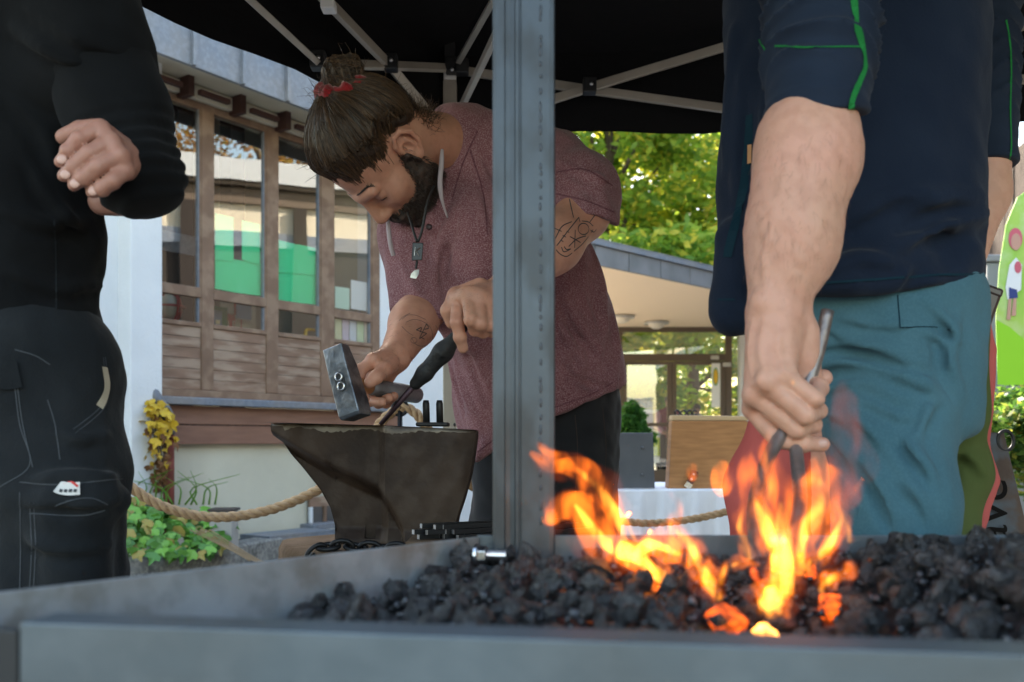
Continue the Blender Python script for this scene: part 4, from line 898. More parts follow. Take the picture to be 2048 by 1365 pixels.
m_fo = flame_mat('flame outer gas', (1., .18, .010), 18.); m_fi = flame_mat('flame inner gas', (1., .36, .035), 85.); m_fr = flame_mat('flame faint gas', (1., .13, .02), 1.5)
def flame_tube(path, rad, mat, parent, name, wob=.25, seed=0, flat=.55):
    pts = np.array([P(*q) for q in path]); c = bez(pts, 26); r = np.interp(np.linspace(0, 1, len(c)), np.linspace(0, 1, len(rad)), rad)
    V = []; F = []; n = 14; t = np.gradient(c, axis=0); t /= np.linalg.norm(t, axis=1)[:, None]
    for i in range(len(c)):
        x = np.cross(t[i], (0, 1, 0)); x /= np.linalg.norm(x) + 1e-9; y = np.cross(t[i], x)
        for k in range(n):
            a = 2 * math.pi * k / n; rr = r[i] * (1 + wob * math.sin(2 * a + i * .5 + seed) + wob * .6 * math.sin(3 * a - i * .8 + seed * 2))
            V.append(c[i] + rr * (math.cos(a) * x + math.sin(a) * y * flat))
    for i in range(len(c) - 1):
        for k in range(n): F.append((i * n + k, i * n + (k + 1) % n, (i + 1) * n + (k + 1) % n, (i + 1) * n + k))
    F += [tuple(range(n))[::-1], tuple((len(c) - 1) * n + k for k in range(n))]
    return mesh(name, V, F, mat, parent, True)
def flame(label, path, rad, seed, core=.5, faint=True):
    rad = [r * .84 for r in rad]
    f = thing('flame', P(*path[0]), label, 'flame', 'flames of the forge fire')
    flame_tube(path, rad, m_fo if core or not 'faint' in label else m_fr, f, 'flame_body', .3, seed)
    if core: flame_tube(path[:max(3, int(len(path) * .8))], [r * core for r in rad], m_fi, f, 'flame_core', .15, seed + 1)
    if faint: flame_tube(path, [r * 1.5 for r in rad], m_fr, f, 'flame_halo', .3, seed + 2)
    return f
k = .001
flame('long flame licking far left across the steel post', [(1330, 1160, .80), (1270, 1110, .80), (1210, 1085, .80), (1150, 1010, .80), (1100, 1035, .79), (1085, 1040, .79)], [.012, .016, .018, .014, .012, .003], 1)
flame('upper left flame curling over the steel post', [(1290, 1130, .82), (1250, 1060, .82), (1200, 980, .82), (1150, 935, .82), (1100, 930, .82), (1060, 905, .82)], [.006, .010, .013, .011, .008, .002], 2)
flame('flame tip above the curl, nearest the post', [(1170, 950, .81), (1130, 925, .81), (1095, 905, .81), (1068, 882, .81)], [.003, .007, .006, .001], 3, 0, False)
flame('low slanting flame left of the fire heart', [(1440, 1200, .70), (1410, 1150, .71), (1380, 1090, .72), (1350, 1060, .73), (1300, 1065, .74)], [.007, .010, .009, .008, .002], 4)
flame('tall yellow flame left of the tongs', [(1565, 1200, .70), (1555, 1120, .71), (1530, 1050, .72), (1505, 990, .72), (1495, 930, .73), (1500, 890, .73)], [.010, .012, .011, .010, .007, .001], 5, .6)
flame('tall yellow flame in the middle of the fire', [(1575, 1190, .69), (1575, 1120, .70), (1565, 1050, .70), (1565, 990, .70), (1550, 940, .70), (1560, 905, .70)], [.010, .011, .009, .010, .008, .001], 6, .6)
flame('broad orange flame right of the hand', [(1600, 1150, .72), (1605, 1080, .72), (1640, 1010, .72), (1640, 950, .73), (1625, 915, .73)], [.010, .013, .020, .017, .003], 7, .35)
flame('thin flame rising along the teal trousers', [(1610, 1140, .72), (1650, 1100, .72), (1675, 1060, .72), (1690, 1010, .72), (1725, 960, .72)], [.008, .009, .008, .006, .001], 8, .45)
flame('narrow flame at the right of the fire', [(1700, 1085, .71), (1690, 1050, .71), (1675, 1010, .71), (1680, 985, .71)], [.004, .006, .005, .001], 9, .5, False)
flame('faint red flame in front of the teal trousers', [(1640, 1050, .74), (1680, 980, .74), (1700, 900, .74), (1690, 820, .74), (1685, 760, .74)], [.012, .020, .022, .014, .002], 10, 0, False)
flame('small flame low at the fire heart', [(1535, 1230, .62), (1545, 1200, .63), (1560, 1170, .64), (1545, 1140, .65)], [.010, .015, .012, .002], 11, .7)
flame('small flame among the coals at the right', [(1640, 1185, .68), (1660, 1160, .69), (1700, 1140, .70), (1740, 1120, .70)], [.006, .009, .007, .001], 12, .4)
flame('low flame between the left and middle fire', [(1440, 1170, .74), (1450, 1140, .74), (1480, 1125, .74), (1520, 1130, .74)], [.005, .007, .006, .002], 13, .4, False)
flame('low flame spreading behind the left coals', [(1250, 1130, .84), (1300, 1090, .84), (1360, 1110, .83), (1430, 1170, .80)], [.010, .014, .012, .004], 14, .45)
flame('slim flame leaning left before the oak board', [(1500, 1120, .74), (1480, 1060, .74), (1490, 1010, .74), (1478, 965, .74)], [.006, .008, .006, .001], 15, .5, False)
flame('slim curling flame above the low left flames', [(1360, 1110, .78), (1340, 1060, .78), (1360, 1020, .78), (1340, 985, .78)], [.006, .008, .005, .001], 16, .4, False)
flame('pointed flame tip between the two tall flames', [(1545, 1080, .71), (1535, 1020, .71), (1540, 960, .71), (1530, 905, .71), (1540, 860, .71)], [.005, .008, .007, .005, .001], 17, .4, False)
for i, (px, py, d, r) in enumerate(((1586, 765, .9, .0016), (1612, 1072, .8, .003), (1385, 945, .9, .006), (1445, 958, .9, .012))):
    sp = thing('spark', P(px, py, d), ('tiny orange spark in front of the hand', 'round yellow spark over the fire', 'soft orange spark before the knife', 'soft orange spark before the oak board')[i], 'spark', 'sparks over the fire'); MB().add(*ell_mesh(P(px, py, d), (r, r * .6, r * 1.5), 12, 8)).build('spark_glow', (m_fi, m_fi, m_fo, m_fo)[i], sp, True)
# ================================================================== anvil
m_anv = M('rusty anvil iron', (.022, .013, .009), .55, .2, spec=.25, col2=(.046, .028, .018), nscale=7, bump=((30, .12), (160, .12)), col3=(.07, .05, .037), n3=24, f3=.4)
m_face = M('worn anvil edge', (.17, .14, .105), .5, .4, col2=(.05, .036, .028), nscale=22)
ad = 1.72
av = thing('anvil', P(760, 1090, ad + .08), 'heavy rusty anvil with a wedge shaped horn on a wooden stump', 'anvil')
def ipl(x, tab): return np.interp(x, [a for a, _ in tab], [b for _, b in tab])
top_t = [(528, 846), (770, 852), (952, 861)]
bot_t = [(528, 872), (545, 884), (590, 940), (625, 985), (645, 1022), (655, 1060), (658, 1098), (906, 1098), (910, 1050), (925, 1005), (938, 960), (948, 905), (952, 872)]
rid_t = [(528, 868), (560, 884), (640, 930), (700, 958), (755, 984), (775, 1010), (795, 1045), (806, 1072), (812, 1098), (960, 1100)]
# front depth field over the outline; mirrored back
nx, nz = 150, 64
xs = np.unique(np.concatenate([np.linspace(528, 952, nx), [655, 657.9, 658, 906, 906.1]])); nx = len(xs)
TH = .15
def front(x, y, yt, yb):
    rid = ipl(x, rid_t); e = y - rid
    rec = .048 * (1 / (1 + math.exp(-e / 3.5))) * min(1, max(0, e / 40 + .45)) if x < 813 else 0
    if x < 770: rec += .020 * min(1, (770 - x) / 16.) + .010 * max(0, (744 - x) / 216)
    if y > 1062 and x < 850: rec -= .016 * min(1, (y - 1062) / 26) * (1 if x < 805 else max(0, (850 - x) / 45))
    rec += .055 * max(0, (600 - x) / 72) ** 1.5 * .35
    ed = min(y - yt, yb - y); rec += .003 * max(0, 1 - ed / 3.0) + .0005 * math.sin(x * .11 + y * .07)
    if x > 890: rec += .018 * ((x - 890) / 62) ** 2
    return rec
V = []; F = []
for side in (0, 1):
    for i, x in enumerate(xs):
        yt, yb = ipl(x, top_t), ipl(x, bot_t)
        for j in range(nz + 1):
            y = yt + (yb - yt) * j / nz; q = P(x, y, ad); r = front(x, y, yt, yb)
            q[1] = ad + (r if side == 0 else TH - r); V.append(q)
nv = nx * (nz + 1)
for s in (0, 1):
    for i in range(nx - 1):
        for j in range(nz):
            a = s * nv + i * (nz + 1) + j; f = (a, a + 1, a + nz + 2, a + nz + 1); F.append(f if s == 0 else f[::-1])
for i in range(nx - 1):
    a = i * (nz + 1); b = a + nz + 1; F += [(a, b, nv + b, nv + a), (a + nz, nv + a + nz, nv + b + nz, b + nz)]
for j in range(nz):
    F += [(j, nv + j, nv + j + 1, j + 1)]; a = (nx - 1) * (nz + 1) + j; F += [(a, a + 1, nv + a + 1, nv + a)]
body = mesh('anvil_body', V, F, m_anv, av, True)
hc0 = P(719, 1084, ad); hc1 = P(742, 1053, ad)
cut = MB().box((hc0[0], ad - .05, hc0[2]), (hc1[0], ad + .07, hc1[2])).build('cutter', m_anv)
md = body.modifiers.new('hole', 'BOOLEAN'); md.operation = 'DIFFERENCE'; md.object = cut; md.solver = 'EXACT'
dg = bpy.context.evaluated_depsgraph_get(); nm = bpy.data.meshes.new_from_object(body.evaluated_get(dg)); body.modifiers.clear(); body.data = nm; bpy.data.objects.remove(cut)
try: body.data.set_sharp_from_angle(angle=math.radians(38))
except Exception: pass
# worn lighter rim along the top edge
V = []; F = []; rr = random.Random(4)
for i, x in enumerate(np.linspace(532, 948, 90)):
    yt = ipl(x, top_t); w_ = (9 + 4 * math.sin(x * .05) + 5 * rr.random()) * (1 if 560 < x < 880 else .4)
    for yy in (yt + .4, yt + w_ * .5, yt + w_): q = P(x, yy, ad); q[1] = ad + front(x, yy, yt, ipl(x, bot_t)) - .0012; V.append(q)
for i in range(89):
    for k_ in (0, 1): F.append((3 * i + k_, 3 * i + k_ + 1, 3 * i + k_ + 4, 3 * i + k_ + 3))
mesh('worn_rim', V, F, m_face, av, True)
mesh('anvil_face', [P(x, ipl(x, top_t), ad) + [0, o, .0008] for x in (530, 770, 950) for o in (.004, TH - .004)], [(0, 2, 3, 1), (2, 4, 5, 3)], m_face, av)
# swage block with two pins standing on the anvil
sw = thing('hardy_tool', P(868, 856, ad + .07), 'bending fork with two round pins standing on the anvil face', 'tool')
a = P(831, 857, ad + .05); b = P(897, 848, ad + .05); MB().box((a[0], ad + .05, P(840, 853.5, ad)[2] + .001), (b[0], ad + .09, b[2] + .003)).build('base', m_iron, sw, bevel=.003)
for px in (853, 880): MB().tube([P(px, 848, ad + .07), P(px - 1, 808, ad + .07), P(px - 1, 801, ad + .07)], [.0068, .0066, .005], 14).build('pin', m_iron, sw, True)
# stump
zst = P(760, 1096, ad)[2]; m_end = M('stump end grain', (.10, .065, .04), .9, col2=(.15, .10, .065), nscale=12, bump=((50, .5),))
cs_ = P(800, 1090, ad + .08); V = []; F = []; n = 48
for z, k_ in ((0, 1.06), (zst - .012, 1.), (zst, .975)):
    for i in range(n): a = 2 * math.pi * i / n; r = (.235 + .008 * math.sin(3 * a) + .005 * math.sin(7 * a)) * k_; V.append((cs_[0] + r * math.cos(a), cs_[1] + .02 + r * math.sin(a) * .85, z))
F = [(j * n + i, j * n + (i + 1) % n, (j + 1) * n + (i + 1) % n, (j + 1) * n + i) for j in range(2) for i in range(n)] + [tuple(2 * n + i for i in range(n))]
st = mesh('tree_stump', V, F, m_end, None, True); tag(st, 'round wooden stump carrying the anvil', 'stump')
# chain
m_chain = M('black chain steel', (.02, .02, .021), .45, .6)
chn = thing('anvil_chain', P(660, 1100, ad - .05), 'black steel chain wrapped round the anvil foot', 'chain')
cp = bez([P(600, 1135, 1.66), P(625, 1112, 1.655), P(650, 1095, 1.66), P(690, 1094, 1.665), P(730, 1097, 1.672), P(790, 1099, 1.675), P(850, 1101, 1.67)], 40)
Lc = np.concatenate([[0], np.cumsum(np.linalg.norm(np.diff(cp, axis=0), axis=1))])
for i, s in enumerate(np.arange(.015, Lc[-1] - .01, .024)):
    c = np.array([np.interp(s, Lc, cp[:, q]) for q in range(3)]); c2 = np.array([np.interp(s + .004, Lc, cp[:, q]) for q in range(3)]); t_ = nrm(c2 - c); up = np.array([0, -.25, 1.]) if i % 2 else np.array([0, 1, .35]); sd = nrm(np.cross(np.cross(t_, up), t_))
    MB().tube([c + t_ * .019 * math.cos(a) + sd * .0115 * math.sin(a) for a in np.linspace(0, 2 * math.pi, 20, endpoint=False)], .0042, 8, closed=True).build('link', m_chain, chn, True)
# square rods stacked on the stump
m_rod = M('black square bar', (.015, .015, .016), .5, .5); m_rend = M('bright cut end', (.55, .55, .57), .3, .9); rng = np.random.default_rng(9)
ro0 = P(825, 1080, 1.60); pa_ = P(812, 0, 1.585); pb_ = P(985, 0, 1.585)
tag(MB().box((pa_[0], 1.575, zst + .0005), (pb_[0], 1.70, zst + .026)).build('wood_offcut', m_end, None, bevel=.002), 'flat wooden offcut under the stack of square bars', 'plank')
k_ = 0; dirr = nrm([.86, .5, .0])
for row, (py, xs_) in enumerate(((1070, (836, 845, 858, 866, 876, 888, 902, 914, 930)), (1062, (826, 839, 853, 864, 876, 890, 905)), (1054, (842, 872, 886)))):
    for px in xs_:
        p0 = P(px + rng.uniform(-2, 2), py, 1.60 + .03 * rng.random()); p0[2] = zst + .0305 + .0085 * (2 - [2, 1, 0][row]) + .0005
        Lr = .22 + .05 * rng.random(); dd = nrm(dirr + rng.normal(size=3) * [.03, .03, 0])
        rd_ = thing('square_rod', p0, 'short black square bar in the stack beside the anvil, ' + ('bottom', 'middle', 'top')[row] + ' layer', 'rod', 'square rods in the ' + ('bottom', 'middle', 'top')[row] + ' layer')
        MB().bar(p0, p0 + dd * Lr, .008, .008).build('bar', m_rod, rd_); MB().bar(p0 - dd * .0012, p0 - dd * .0001, .0076, .0076).build('cut_end', m_rend, rd_)
# ================================================================== people: shared
def skin_mat(name, c, c2):
    m = M(name, c, .5, col2=c2, nscale=8, ramp=(.35, .65), sss=.2, bump=((420, .12), (60, .08)), col3=(c[0] * .72, c[1] * .58, c[2] * .55), n3=60, f3=.25, spec=.35)
    return m
m_skin = skin_mat('skin tanned', (.45, .235, .155), (.52, .25, .17)); m_skin2 = skin_mat('skin fair', (.55, .315, .22), (.60, .31, .23)); m_skin3 = skin_mat('skin ruddy', (.35, .185, .135), (.40, .19, .14))
m_nail = M('finger nail', (.52, .31, .25), .4, coat=.15); m_ink = M('tattoo ink', (.035, .04, .045), .6); m_ink2 = M('faded tattoo ink', (.16, .10, .085), .6)
def hair_mat(name, c1, c2):
    m = bpy.data.materials.new(name); m.use_nodes = True; nt = m.node_tree; b = nt.nodes['Principled BSDF']; gi = nt.nodes.new('ShaderNodeNewGeometry'); r = nt.nodes.new('ShaderNodeValToRGB')
    nt.links.new(gi.outputs['Random Per Island'], r.inputs[0]); r.color_ramp.elements[0].color = (*c1, 1); r.color_ramp.elements[1].color = (*c2, 1); nt.links.new(r.outputs[0], b.inputs['Base Color']); b.inputs['Roughness'].default_value = .38; b.inputs['Specular IOR Level'].default_value = .6
    return m
m_hair = hair_mat('brown hair strands', (.010, .0055, .003), (.105, .054, .022)); m_hairb = M('brown hair mass', (.016, .009, .005), .6, col2=(.030, .017, .009), nscale=30); m_beard = hair_mat('dark beard strands', (.012, .008, .006), (.045, .025, .014)); m_beardb = M('beard shadow', (.030, .018, .013), .75, col2=(.06, .035, .025), nscale=60)
def strands(name, paths, r, mat, parent):
    """paths (n, m, 3): every strand a thin three sided tube, all one hair mesh"""
    paths = np.asarray(paths); n, m, _ = paths.shape
    t = np.gradient(paths, axis=1); t /= np.linalg.norm(t, axis=2, keepdims=True) + 1e-9
    ref = np.random.default_rng(1).normal(size=(n, 1, 3)); x = np.cross(t, ref); x /= np.linalg.norm(x, axis=2, keepdims=True) + 1e-9; y = np.cross(t, x)
    rr = (r * np.linspace(1, .35, m))[None, :, None]
    V = np.stack([paths + rr * (math.cos(a) * x + math.sin(a) * y) for a in (0, 2.094, 4.189)], 2).reshape(-1, 3)
    b = (np.arange(n)[:, None] * m + np.arange(m - 1)[None]).reshape(-1) * 3
    F = np.concatenate([np.stack([b + k, b + (k + 1) % 3, b + 3 + (k + 1) % 3, b + 3 + k], 1) for k in range(3)])
    return mesh(name, V, F, mat, parent, True)
def join_sdf(name, pieces, mat, parent):
    """pieces (sdf, lo, hi, h) -> one body mesh"""
    Vs = []; Fs = []; b = 0
    for s, lo, hi, h in pieces:
        v, f = s.polygonise(lo, hi, h); Vs.append(v); Fs.append(f + b); b += len(v)
    return mesh(name, np.vstack(Vs), np.vstack(Fs), mat, parent, True)
def hand_sdf(s, wrist, wr, mcp, fingers, thumb, fr=.0092, palm=.0125, kk=.008):
    for q in mcp: s.u(cap(wrist * .9 + q * .1, q, wr * .62, palm), kk * 1.6)
    for i in range(len(mcp) - 1): s.u(cap(mcp[i], mcp[i + 1], palm * .92, palm * .92), kk)
    for q, pts in zip(mcp, fingers):
        ch = [q] + list(pts); k = len(ch); rad = [fr * 1.22] + [fr * v for v in np.linspace(1.10, .86, k - 1)]
        for a, b, r0, r1 in zip(ch[:-1], ch[1:], rad[:-1], rad[1:]): s.u(cap(a, b, r0, r1), kk * .45)
        for j in ch[1:-1]: s.u(ell(j, [fr * 1.13] * 3), kk * .3)
    k = len(thumb); rad = np.linspace(fr * 1.6, fr * 1.02, k)
    for i in range(k - 1): s.u(cap(thumb[i], thumb[i + 1], rad[i], rad[i + 1]), kk * .7)
    return s
def bounds(pts, m): p = np.array(pts); return p.min(0) - m, p.max(0) + m
def strips(name, sdf, lines, width, mat, parent, d0, d1, n=14, off=.0006, joined=False):
    V = []; F = []
    for ln in lines:
        r = surf_strip(sdf, ln, width, off, d0, d1, n)
        if not r: continue
        if not joined: mesh(name, *r, mat, parent); continue
        b = len(V); V += list(r[0]); F += [tuple(i + b for i in f) for f in r[1]]
    if V: return mesh(name, V, F, mat, parent)
def fold(sdf, px, r, k=.006, inset=.0, d0=.6, d1=4., cut=False, groove=True):
    """a cloth fold traced in the photo, laid on the surface as a soft ridge with a groove under it"""
    base = SDF(); base.ops = list(sdf.ops); base.warp = sdf.warp
    def lay(line, rr, dd, op, kk):
        pts = []
        for x, y in bez(np.array(line, float), 10):
            d = base.hit(x, y, d0, d1)
            if d is not None and (not pts or abs(d - pts[-1][1]) < .08): pts.append(P(x, y, d + dd))
        if len(pts) < 2: return
        m = len(pts); rad = [rr * (.25 + .75 * math.sin(math.pi * min(1, max(0, (i + .3) / (m - .4))))) for i in range(m)]
        lo, hi = np.min(pts, 0) - rr - kk * 2, np.max(pts, 0) + rr + kk * 2; ch = chain(pts, rad)
        def f(p):
            ins = ((p > lo) & (p < hi)).all(1); out = np.full(len(p), 1.)
            if ins.any(): out[ins] = ch(p[ins])
            return out
        op(f, kk)
    if cut: lay(px, r, -r * .3, sdf.sub, k); return
    lay(px, r, r * inset, sdf.u, k)
    if groove:
        q = np.array(px, float); t = q[-1] - q[0]; nn = np.array([-t[1], t[0]]) / (np.linalg.norm(t) + 1e-6); nn = nn if nn[1] > 0 else -nn
        d = base.hit(*q[len(q) // 2], d0, d1) or 1.5
        lay(q + nn * r * 1.5 * FPX / d, r * .75, -r * .15, sdf.sub, k)
# ================================================================== the smith
smith = thing('person', P(1090, 1090, 2.2) * [1, 1, 0], 'bearded smith in a maroon shirt with a bun bending over the anvil, hammer in hand', 'person')
HR = np.array([[-.2742, .5810, -.7663], [.0651, -.7838, -.6175], [-.9595, -.2192, .1771]])
u_, _, v_ = np.linalg.svd(HR); HR = u_ @ v_; HT = np.array([-.248, 1.845, 1.362]); HS = 1.03
def H(x, y, z): return HT + HR @ (np.array([x, y, z]) * HS)
class Local:
    """wraps head-space primitives"""
    def __init__(s, f): s.f = f
    def __call__(s, p): return s.f(((p - HT) @ HR) / HS) * HS
headl = SDF(); head = SDF(); head.u(Local(headl))
def hl(f, k=.0, sub=False): (headl.sub if sub else headl.u)(f, k)
hl(ell((-.005, 0, .045), (.100, .077, .093)))
hl(ell((.042, 0, -.035), (.062, .058, .088)), .03)
for s in (1, -1):
    hl(cap((.015, .052 * s, -.055), (.075, .012 * s, -.104), .020, .018), .025)
    hl(ell((.062, .042 * s, -.022), (.030, .026, .024)), .02)
    hl(ell((.098, .034 * s, .002), (.018, .020, .0135)), .012, True)
    hl(cap((.086, .046 * s, .022), (.097, .010 * s, .022), .0095, .010), .012)
    hl(ell((.0800, .0325 * s, .001), (.0145, .0165, .0135)), .003)
    hl(ell((.107, .0135 * s, -.035), (.012, .0085, .0085)), .006)
hl(cap((.098, 0, .016), (.1205, 0, -.028), .0085, .0118), .010)
hl(ell((.118, 0, -.033), (.0125, .0125, .010)), .006)
hl(ell((.094, 0, -.068), (.020, .030, .018)), .015); hl(cap((.1075, .018, -.062), (.1075, -.018, -.062), .0055, .0055), .004); hl(cap((.1055, .016, -.074), (.1055, -.016, -.074), .006, .006), .004)
hl(ell((.088, 0, -.104), (.022, .024, .020)), .015)
for s in (1, -1):
    E = lambda x, y, z: np.array([x, y * s, z]); eh = [E(.008, .074, .002), E(.004, .083, .022), E(-.008, .090, .033), E(-.022, .094, .028), E(-.030, .095, .008), E(-.025, .091, -.014), E(-.012, .084, -.030), E(-.001, .078, -.034)]
    hl(ell(E(-.012, .079, .0), (.021, .0075, .032)), .004)
    for a, b in zip(eh[:-1], eh[1:]): hl(cap(a, b, .0048, .0048), .0025)
    hl(ell(E(-.004, .081, -.029), (.010, .0055, .010)), .004); hl(cap(E(-.017, .087, .012), E(-.014, .086, -.014), .0035, .003), .002); hl(ell(E(-.004, .086, -.002), (.008, .009, .011)), .003, True); hl(ell(E(.006, .080, -.006), (.005, .005, .006)), .002)
nb = P(915, 300, 1.99); n0 = H(-.035, 0, -.035)
head.u(cap(n0, nb, .062, .068), .035)
lo, hi = bounds([H(*q) for q in ((.13, 0, 0), (-.11, 0, 0), (0, .1, 0), (0, -.1, 0), (0, 0, .15), (0, 0, -.13))] + [nb], .03)
# arms and hands
rarm = SDF(); Rel = P(846, 612, 1.925); Rw = P(791, 712, 1.775)
rarm.u(cap(P(838, 520, 1.98), Rel, .05, .047)); rarm.u(cap(Rel, Rel * .62 + Rw * .38, .047, .045), .02); rarm.u(cap(Rel * .62 + Rw * .38, Rw, .045, .030), .02)
rm = [P(747, 722, 1.70), P(754, 732, 1.73), P(764, 742, 1.76), P(775, 752, 1.785)]
hand_sdf(rarm, Rw, .036, rm, [[P(722, 740, 1.70), P(716, 775, 1.69), P(730, 797, 1.675)], [P(733, 770, 1.735), P(741, 802, 1.72), P(764, 805, 1.695)], [P(750, 785, 1.765), P(757, 806, 1.74), P(778, 796, 1.72)], [P(765, 790, 1.795), P(772, 806, 1.775), P(788, 793, 1.755)]],
         [P(783, 728, 1.73), P(768, 740, 1.695), P(752, 755, 1.668), P(739, 766, 1.66)], fr=.0098, palm=.014)
larm = SDF(); Lel = P(1168, 428, 1.86); Lw = P(1004, 588, 1.70)
larm.u(cap(P(1120, 330, 1.95), Lel, .042, .045)); larm.u(cap(Lel, Lel * .6 + Lw * .4, .046, .050), .03); larm.u(cap(Lel * .6 + Lw * .4, Lw, .051, .033), .03)
lm = [P(917, 600, 1.635), P(937, 592, 1.615), P(957, 597, 1.612), P(974, 610, 1.62)]
hand_sdf(larm, Lw, .038, lm, [[P(914, 645, 1.612), P(920, 675, 1.618), P(926, 697, 1.628)], [P(942, 640, 1.585), P(950, 660, 1.61), P(945, 655, 1.645)], [P(962, 648, 1.588), P(966, 664, 1.615), P(960, 652, 1.65)], [P(980, 650, 1.60), P(982, 662, 1.625), P(974, 650, 1.655)]],
         [P(960, 575, 1.66), P(912, 592, 1.655), P(896, 622, 1.645), P(903, 646, 1.65)], fr=.0105, palm=.0165)
core = SDF()
core.u(cap(P(930, 330, 2.04), P(1080, 780, 2.18), .07, .08)); core.u(cap(P(1100, 790, 2.19), P(1165, 1050, 2.18), .06, .05), .05); core.u(cap(P(1040, 800, 2.19), P(1012, 1050, 2.15), .06, .05), .05)
for q in (P(1165, 1050, 2.18), P(1012, 1050, 2.15)): core.u(cap(q, [q[0], q[1] + .06, .12], .05, .04), .03)
clo, chi = bounds([P(930, 330, 2.02), P(1165, 1050, 2.2), P(1010, 1050, 2.2)], .16); clo[2] = .05
body = join_sdf('body', [(head, lo, hi, .0026), (rarm, *bounds([Rel, Rw, P(716, 740, 1.66), P(790, 810, 1.8)] + rm, .06), .0024), (larm, *bounds([Lel, Lw, P(896, 700, 1.6)] + lm, .075), .0026), (core, clo, chi, .012)], m_skin, smith)
# brows and lash lines
def onface(local, off=.001): return head.snap(np.array([H(*q) for q in local]), off * HS)
rng = np.random.default_rng(2); bp_ = []
for s in (1, -1):
    for i in range(170):
        t = rng.random(); a = np.array([.094 - .014 * t, s * (.012 + .040 * t), .027 + .006 * math.sin(t * 2.6) + rng.normal() * .0022]); d_ = np.array([-.004, s * .008, .002 + rng.normal() * .001])
        bp_ += [a + d_ * u for u in (0, .5, 1)]
strands('eyebrow', onface(bp_, .0012).reshape(-1, 3, 3), .00055, m_beard, smith)
for s in (1, -1):
    pts = onface([(.093 - .3 * abs(y - .0325) ** 1 * .5, s * y, -.0055 - 4 * (y - .0325) ** 2) for y in np.linspace(.019, .047, 12)], .0008); MB().tube(pts, [.0004, .0009, .001, .001, .001, .001, .001, .001, .001, .001, .0009, .0004], 6).build('eyelash', m_beardb, smith, True)
# beard: dark base layer over the jaw plus short strands
def beard_region(q):
    x, y, z = q.T; ay = np.abs(y)
    top = np.where(x > .085, -.046, -.046 - .006 * np.sin(np.clip((.085 - x) / .05, 0, 1) * 3.14) + np.clip((.06 - x) / .045, 0, 1) ** 1.6 * .060)
    inb = (z < top) & (x > -.004) & (z > -.14)
    lips = (x > .09) & (ay < .020) & (np.abs(z + .068) < .007)
    return inb & ~lips
bs = SDF(); bs.u(head); HBk = .0035
bs.warp = lambda p: -HBk + .0025 * vnoise(p, 160)
def bclip(p):
    q = ((p - HT) @ HR) / HS; x, y, z = q.T
    top = -.007 + np.where(x > .085, -.046, -.046 - .006 * np.sin(np.clip((.085 - x) / .05, 0, 1) * 3.14) + np.clip((.06 - x) / .045, 0, 1) ** 1.6 * .050)
    return np.maximum(np.maximum(z - top + .006 * vnoise(p, 190) + .004 * vnoise(p, 420), .004 - x), -.126 - z) * HS
bs2 = SDF(); bs2.u(bs); bs2.isect(bclip, .004)
bs2.u(Local(ell((.086, 0, -.112), (.024, .034, .022))), .012)
bs2.obj('beard_base', *bounds([H(.13, 0, 0), H(0, .09, -.03), H(0, -.09, -.03), H(.06, 0, -.16)], .03), .003, m_beardb, smith)
Nb = 11000; q = np.stack([rng.uniform(-.004, .118, Nb), rng.uniform(-.085, .085, Nb), rng.uniform(-.14, .03, Nb)], 1); q = q[beard_region(q)]
w = HT + (q * HS) @ HR.T; w = head.snap(w, .001); ql = ((w - HT) @ HR) / HS; ok = beard_region(ql); w = w[ok]; ql = ql[ok]
g = head.grad(w); dn = np.stack([.25 + 0 * ql[:, 0], np.sign(ql[:, 1]) * .05, -1 + 0 * ql[:, 0]], 1) @ HR.T
ln_ = rng.uniform(.007, .015, len(w))[:, None] * np.where(ql[:, 2:3] < -.09, 1.35, 1)
jit = rng.normal(size=w.shape) * .25
p1 = w + (g * .5 + dn * .5 + jit * .6) * ln_ * .5; p2 = p1 + (g * .15 + dn * .7 + jit) * ln_ * .55
strands('beard', np.stack([w, p1, p2], 1), .00055, m_beard, smith)
# hair: mass swept back from the forehead into a bun
def hline(q):
    x, y, z = q.T; ay = np.abs(y)
    line = .084 + (x - .088) * .80 - .014 * np.exp(-((ay - .047) / .014) ** 2) * (x > .02)
    line = np.where(x < -.045, np.maximum(line, -.050 + 0 * x), line)
    ear = np.exp(-((x + .012) / .022) ** 2) * np.clip((ay - .04) / .02, 0, 1)
    return line + ear * np.maximum(.040 - line, 0)
cr1 = ell((-.005, 0, .045), (.100, .077, .093)); cr2 = ell((.042, 0, -.035), (.062, .058, .088))
def hairf(q):
    t = q[:, 2] - hline(q); u = np.clip((t + .004) / .052, 0, 1); thick = -.004 + .017 * u * u * (3 - 2 * u) + .004 * np.exp(-((q[:, 0] - .06) / .05) ** 2) * np.clip(t / .03, 0, 1)
    return smin(cr1(q), cr2(q), .03) - thick
hm = SDF(); hm.u(Local(hairf)); hm0 = SDF(); hm0.ops = list(hm.ops)
def hclip(p):
    q = ((p - HT) @ HR) / HS; return (hline(q) - q[:, 2] - .002) * HS * .75
hm.isect(lambda p: hclip(p) + .006 + .004 * vnoise(p, 150), .006)
BUN = np.array([-.052, .004, .150])
hm.warp = lambda p: .0016 * np.sin(((p - HT) @ HR)[:, 1] * 330 + 3 * np.sin(((p - HT) @ HR)[:, 0] * 40))
hlo, hhi = bounds([H(*q) for q in ((.13, 0, .05), (-.13, 0, .03), (0, .1, .05), (0, -.1, .05), (0, 0, .17), (-.08, 0, -.08))], .02)
hair = hm.obj('hair', hlo, hhi, .003, m_hairb, smith)
Ns = 3600; dirs = rng.normal(size=(30000, 3)); dirs /= np.linalg.norm(dirs, axis=1)[:, None]
c0 = np.array([0, 0, .05]); st = c0 + dirs * .12
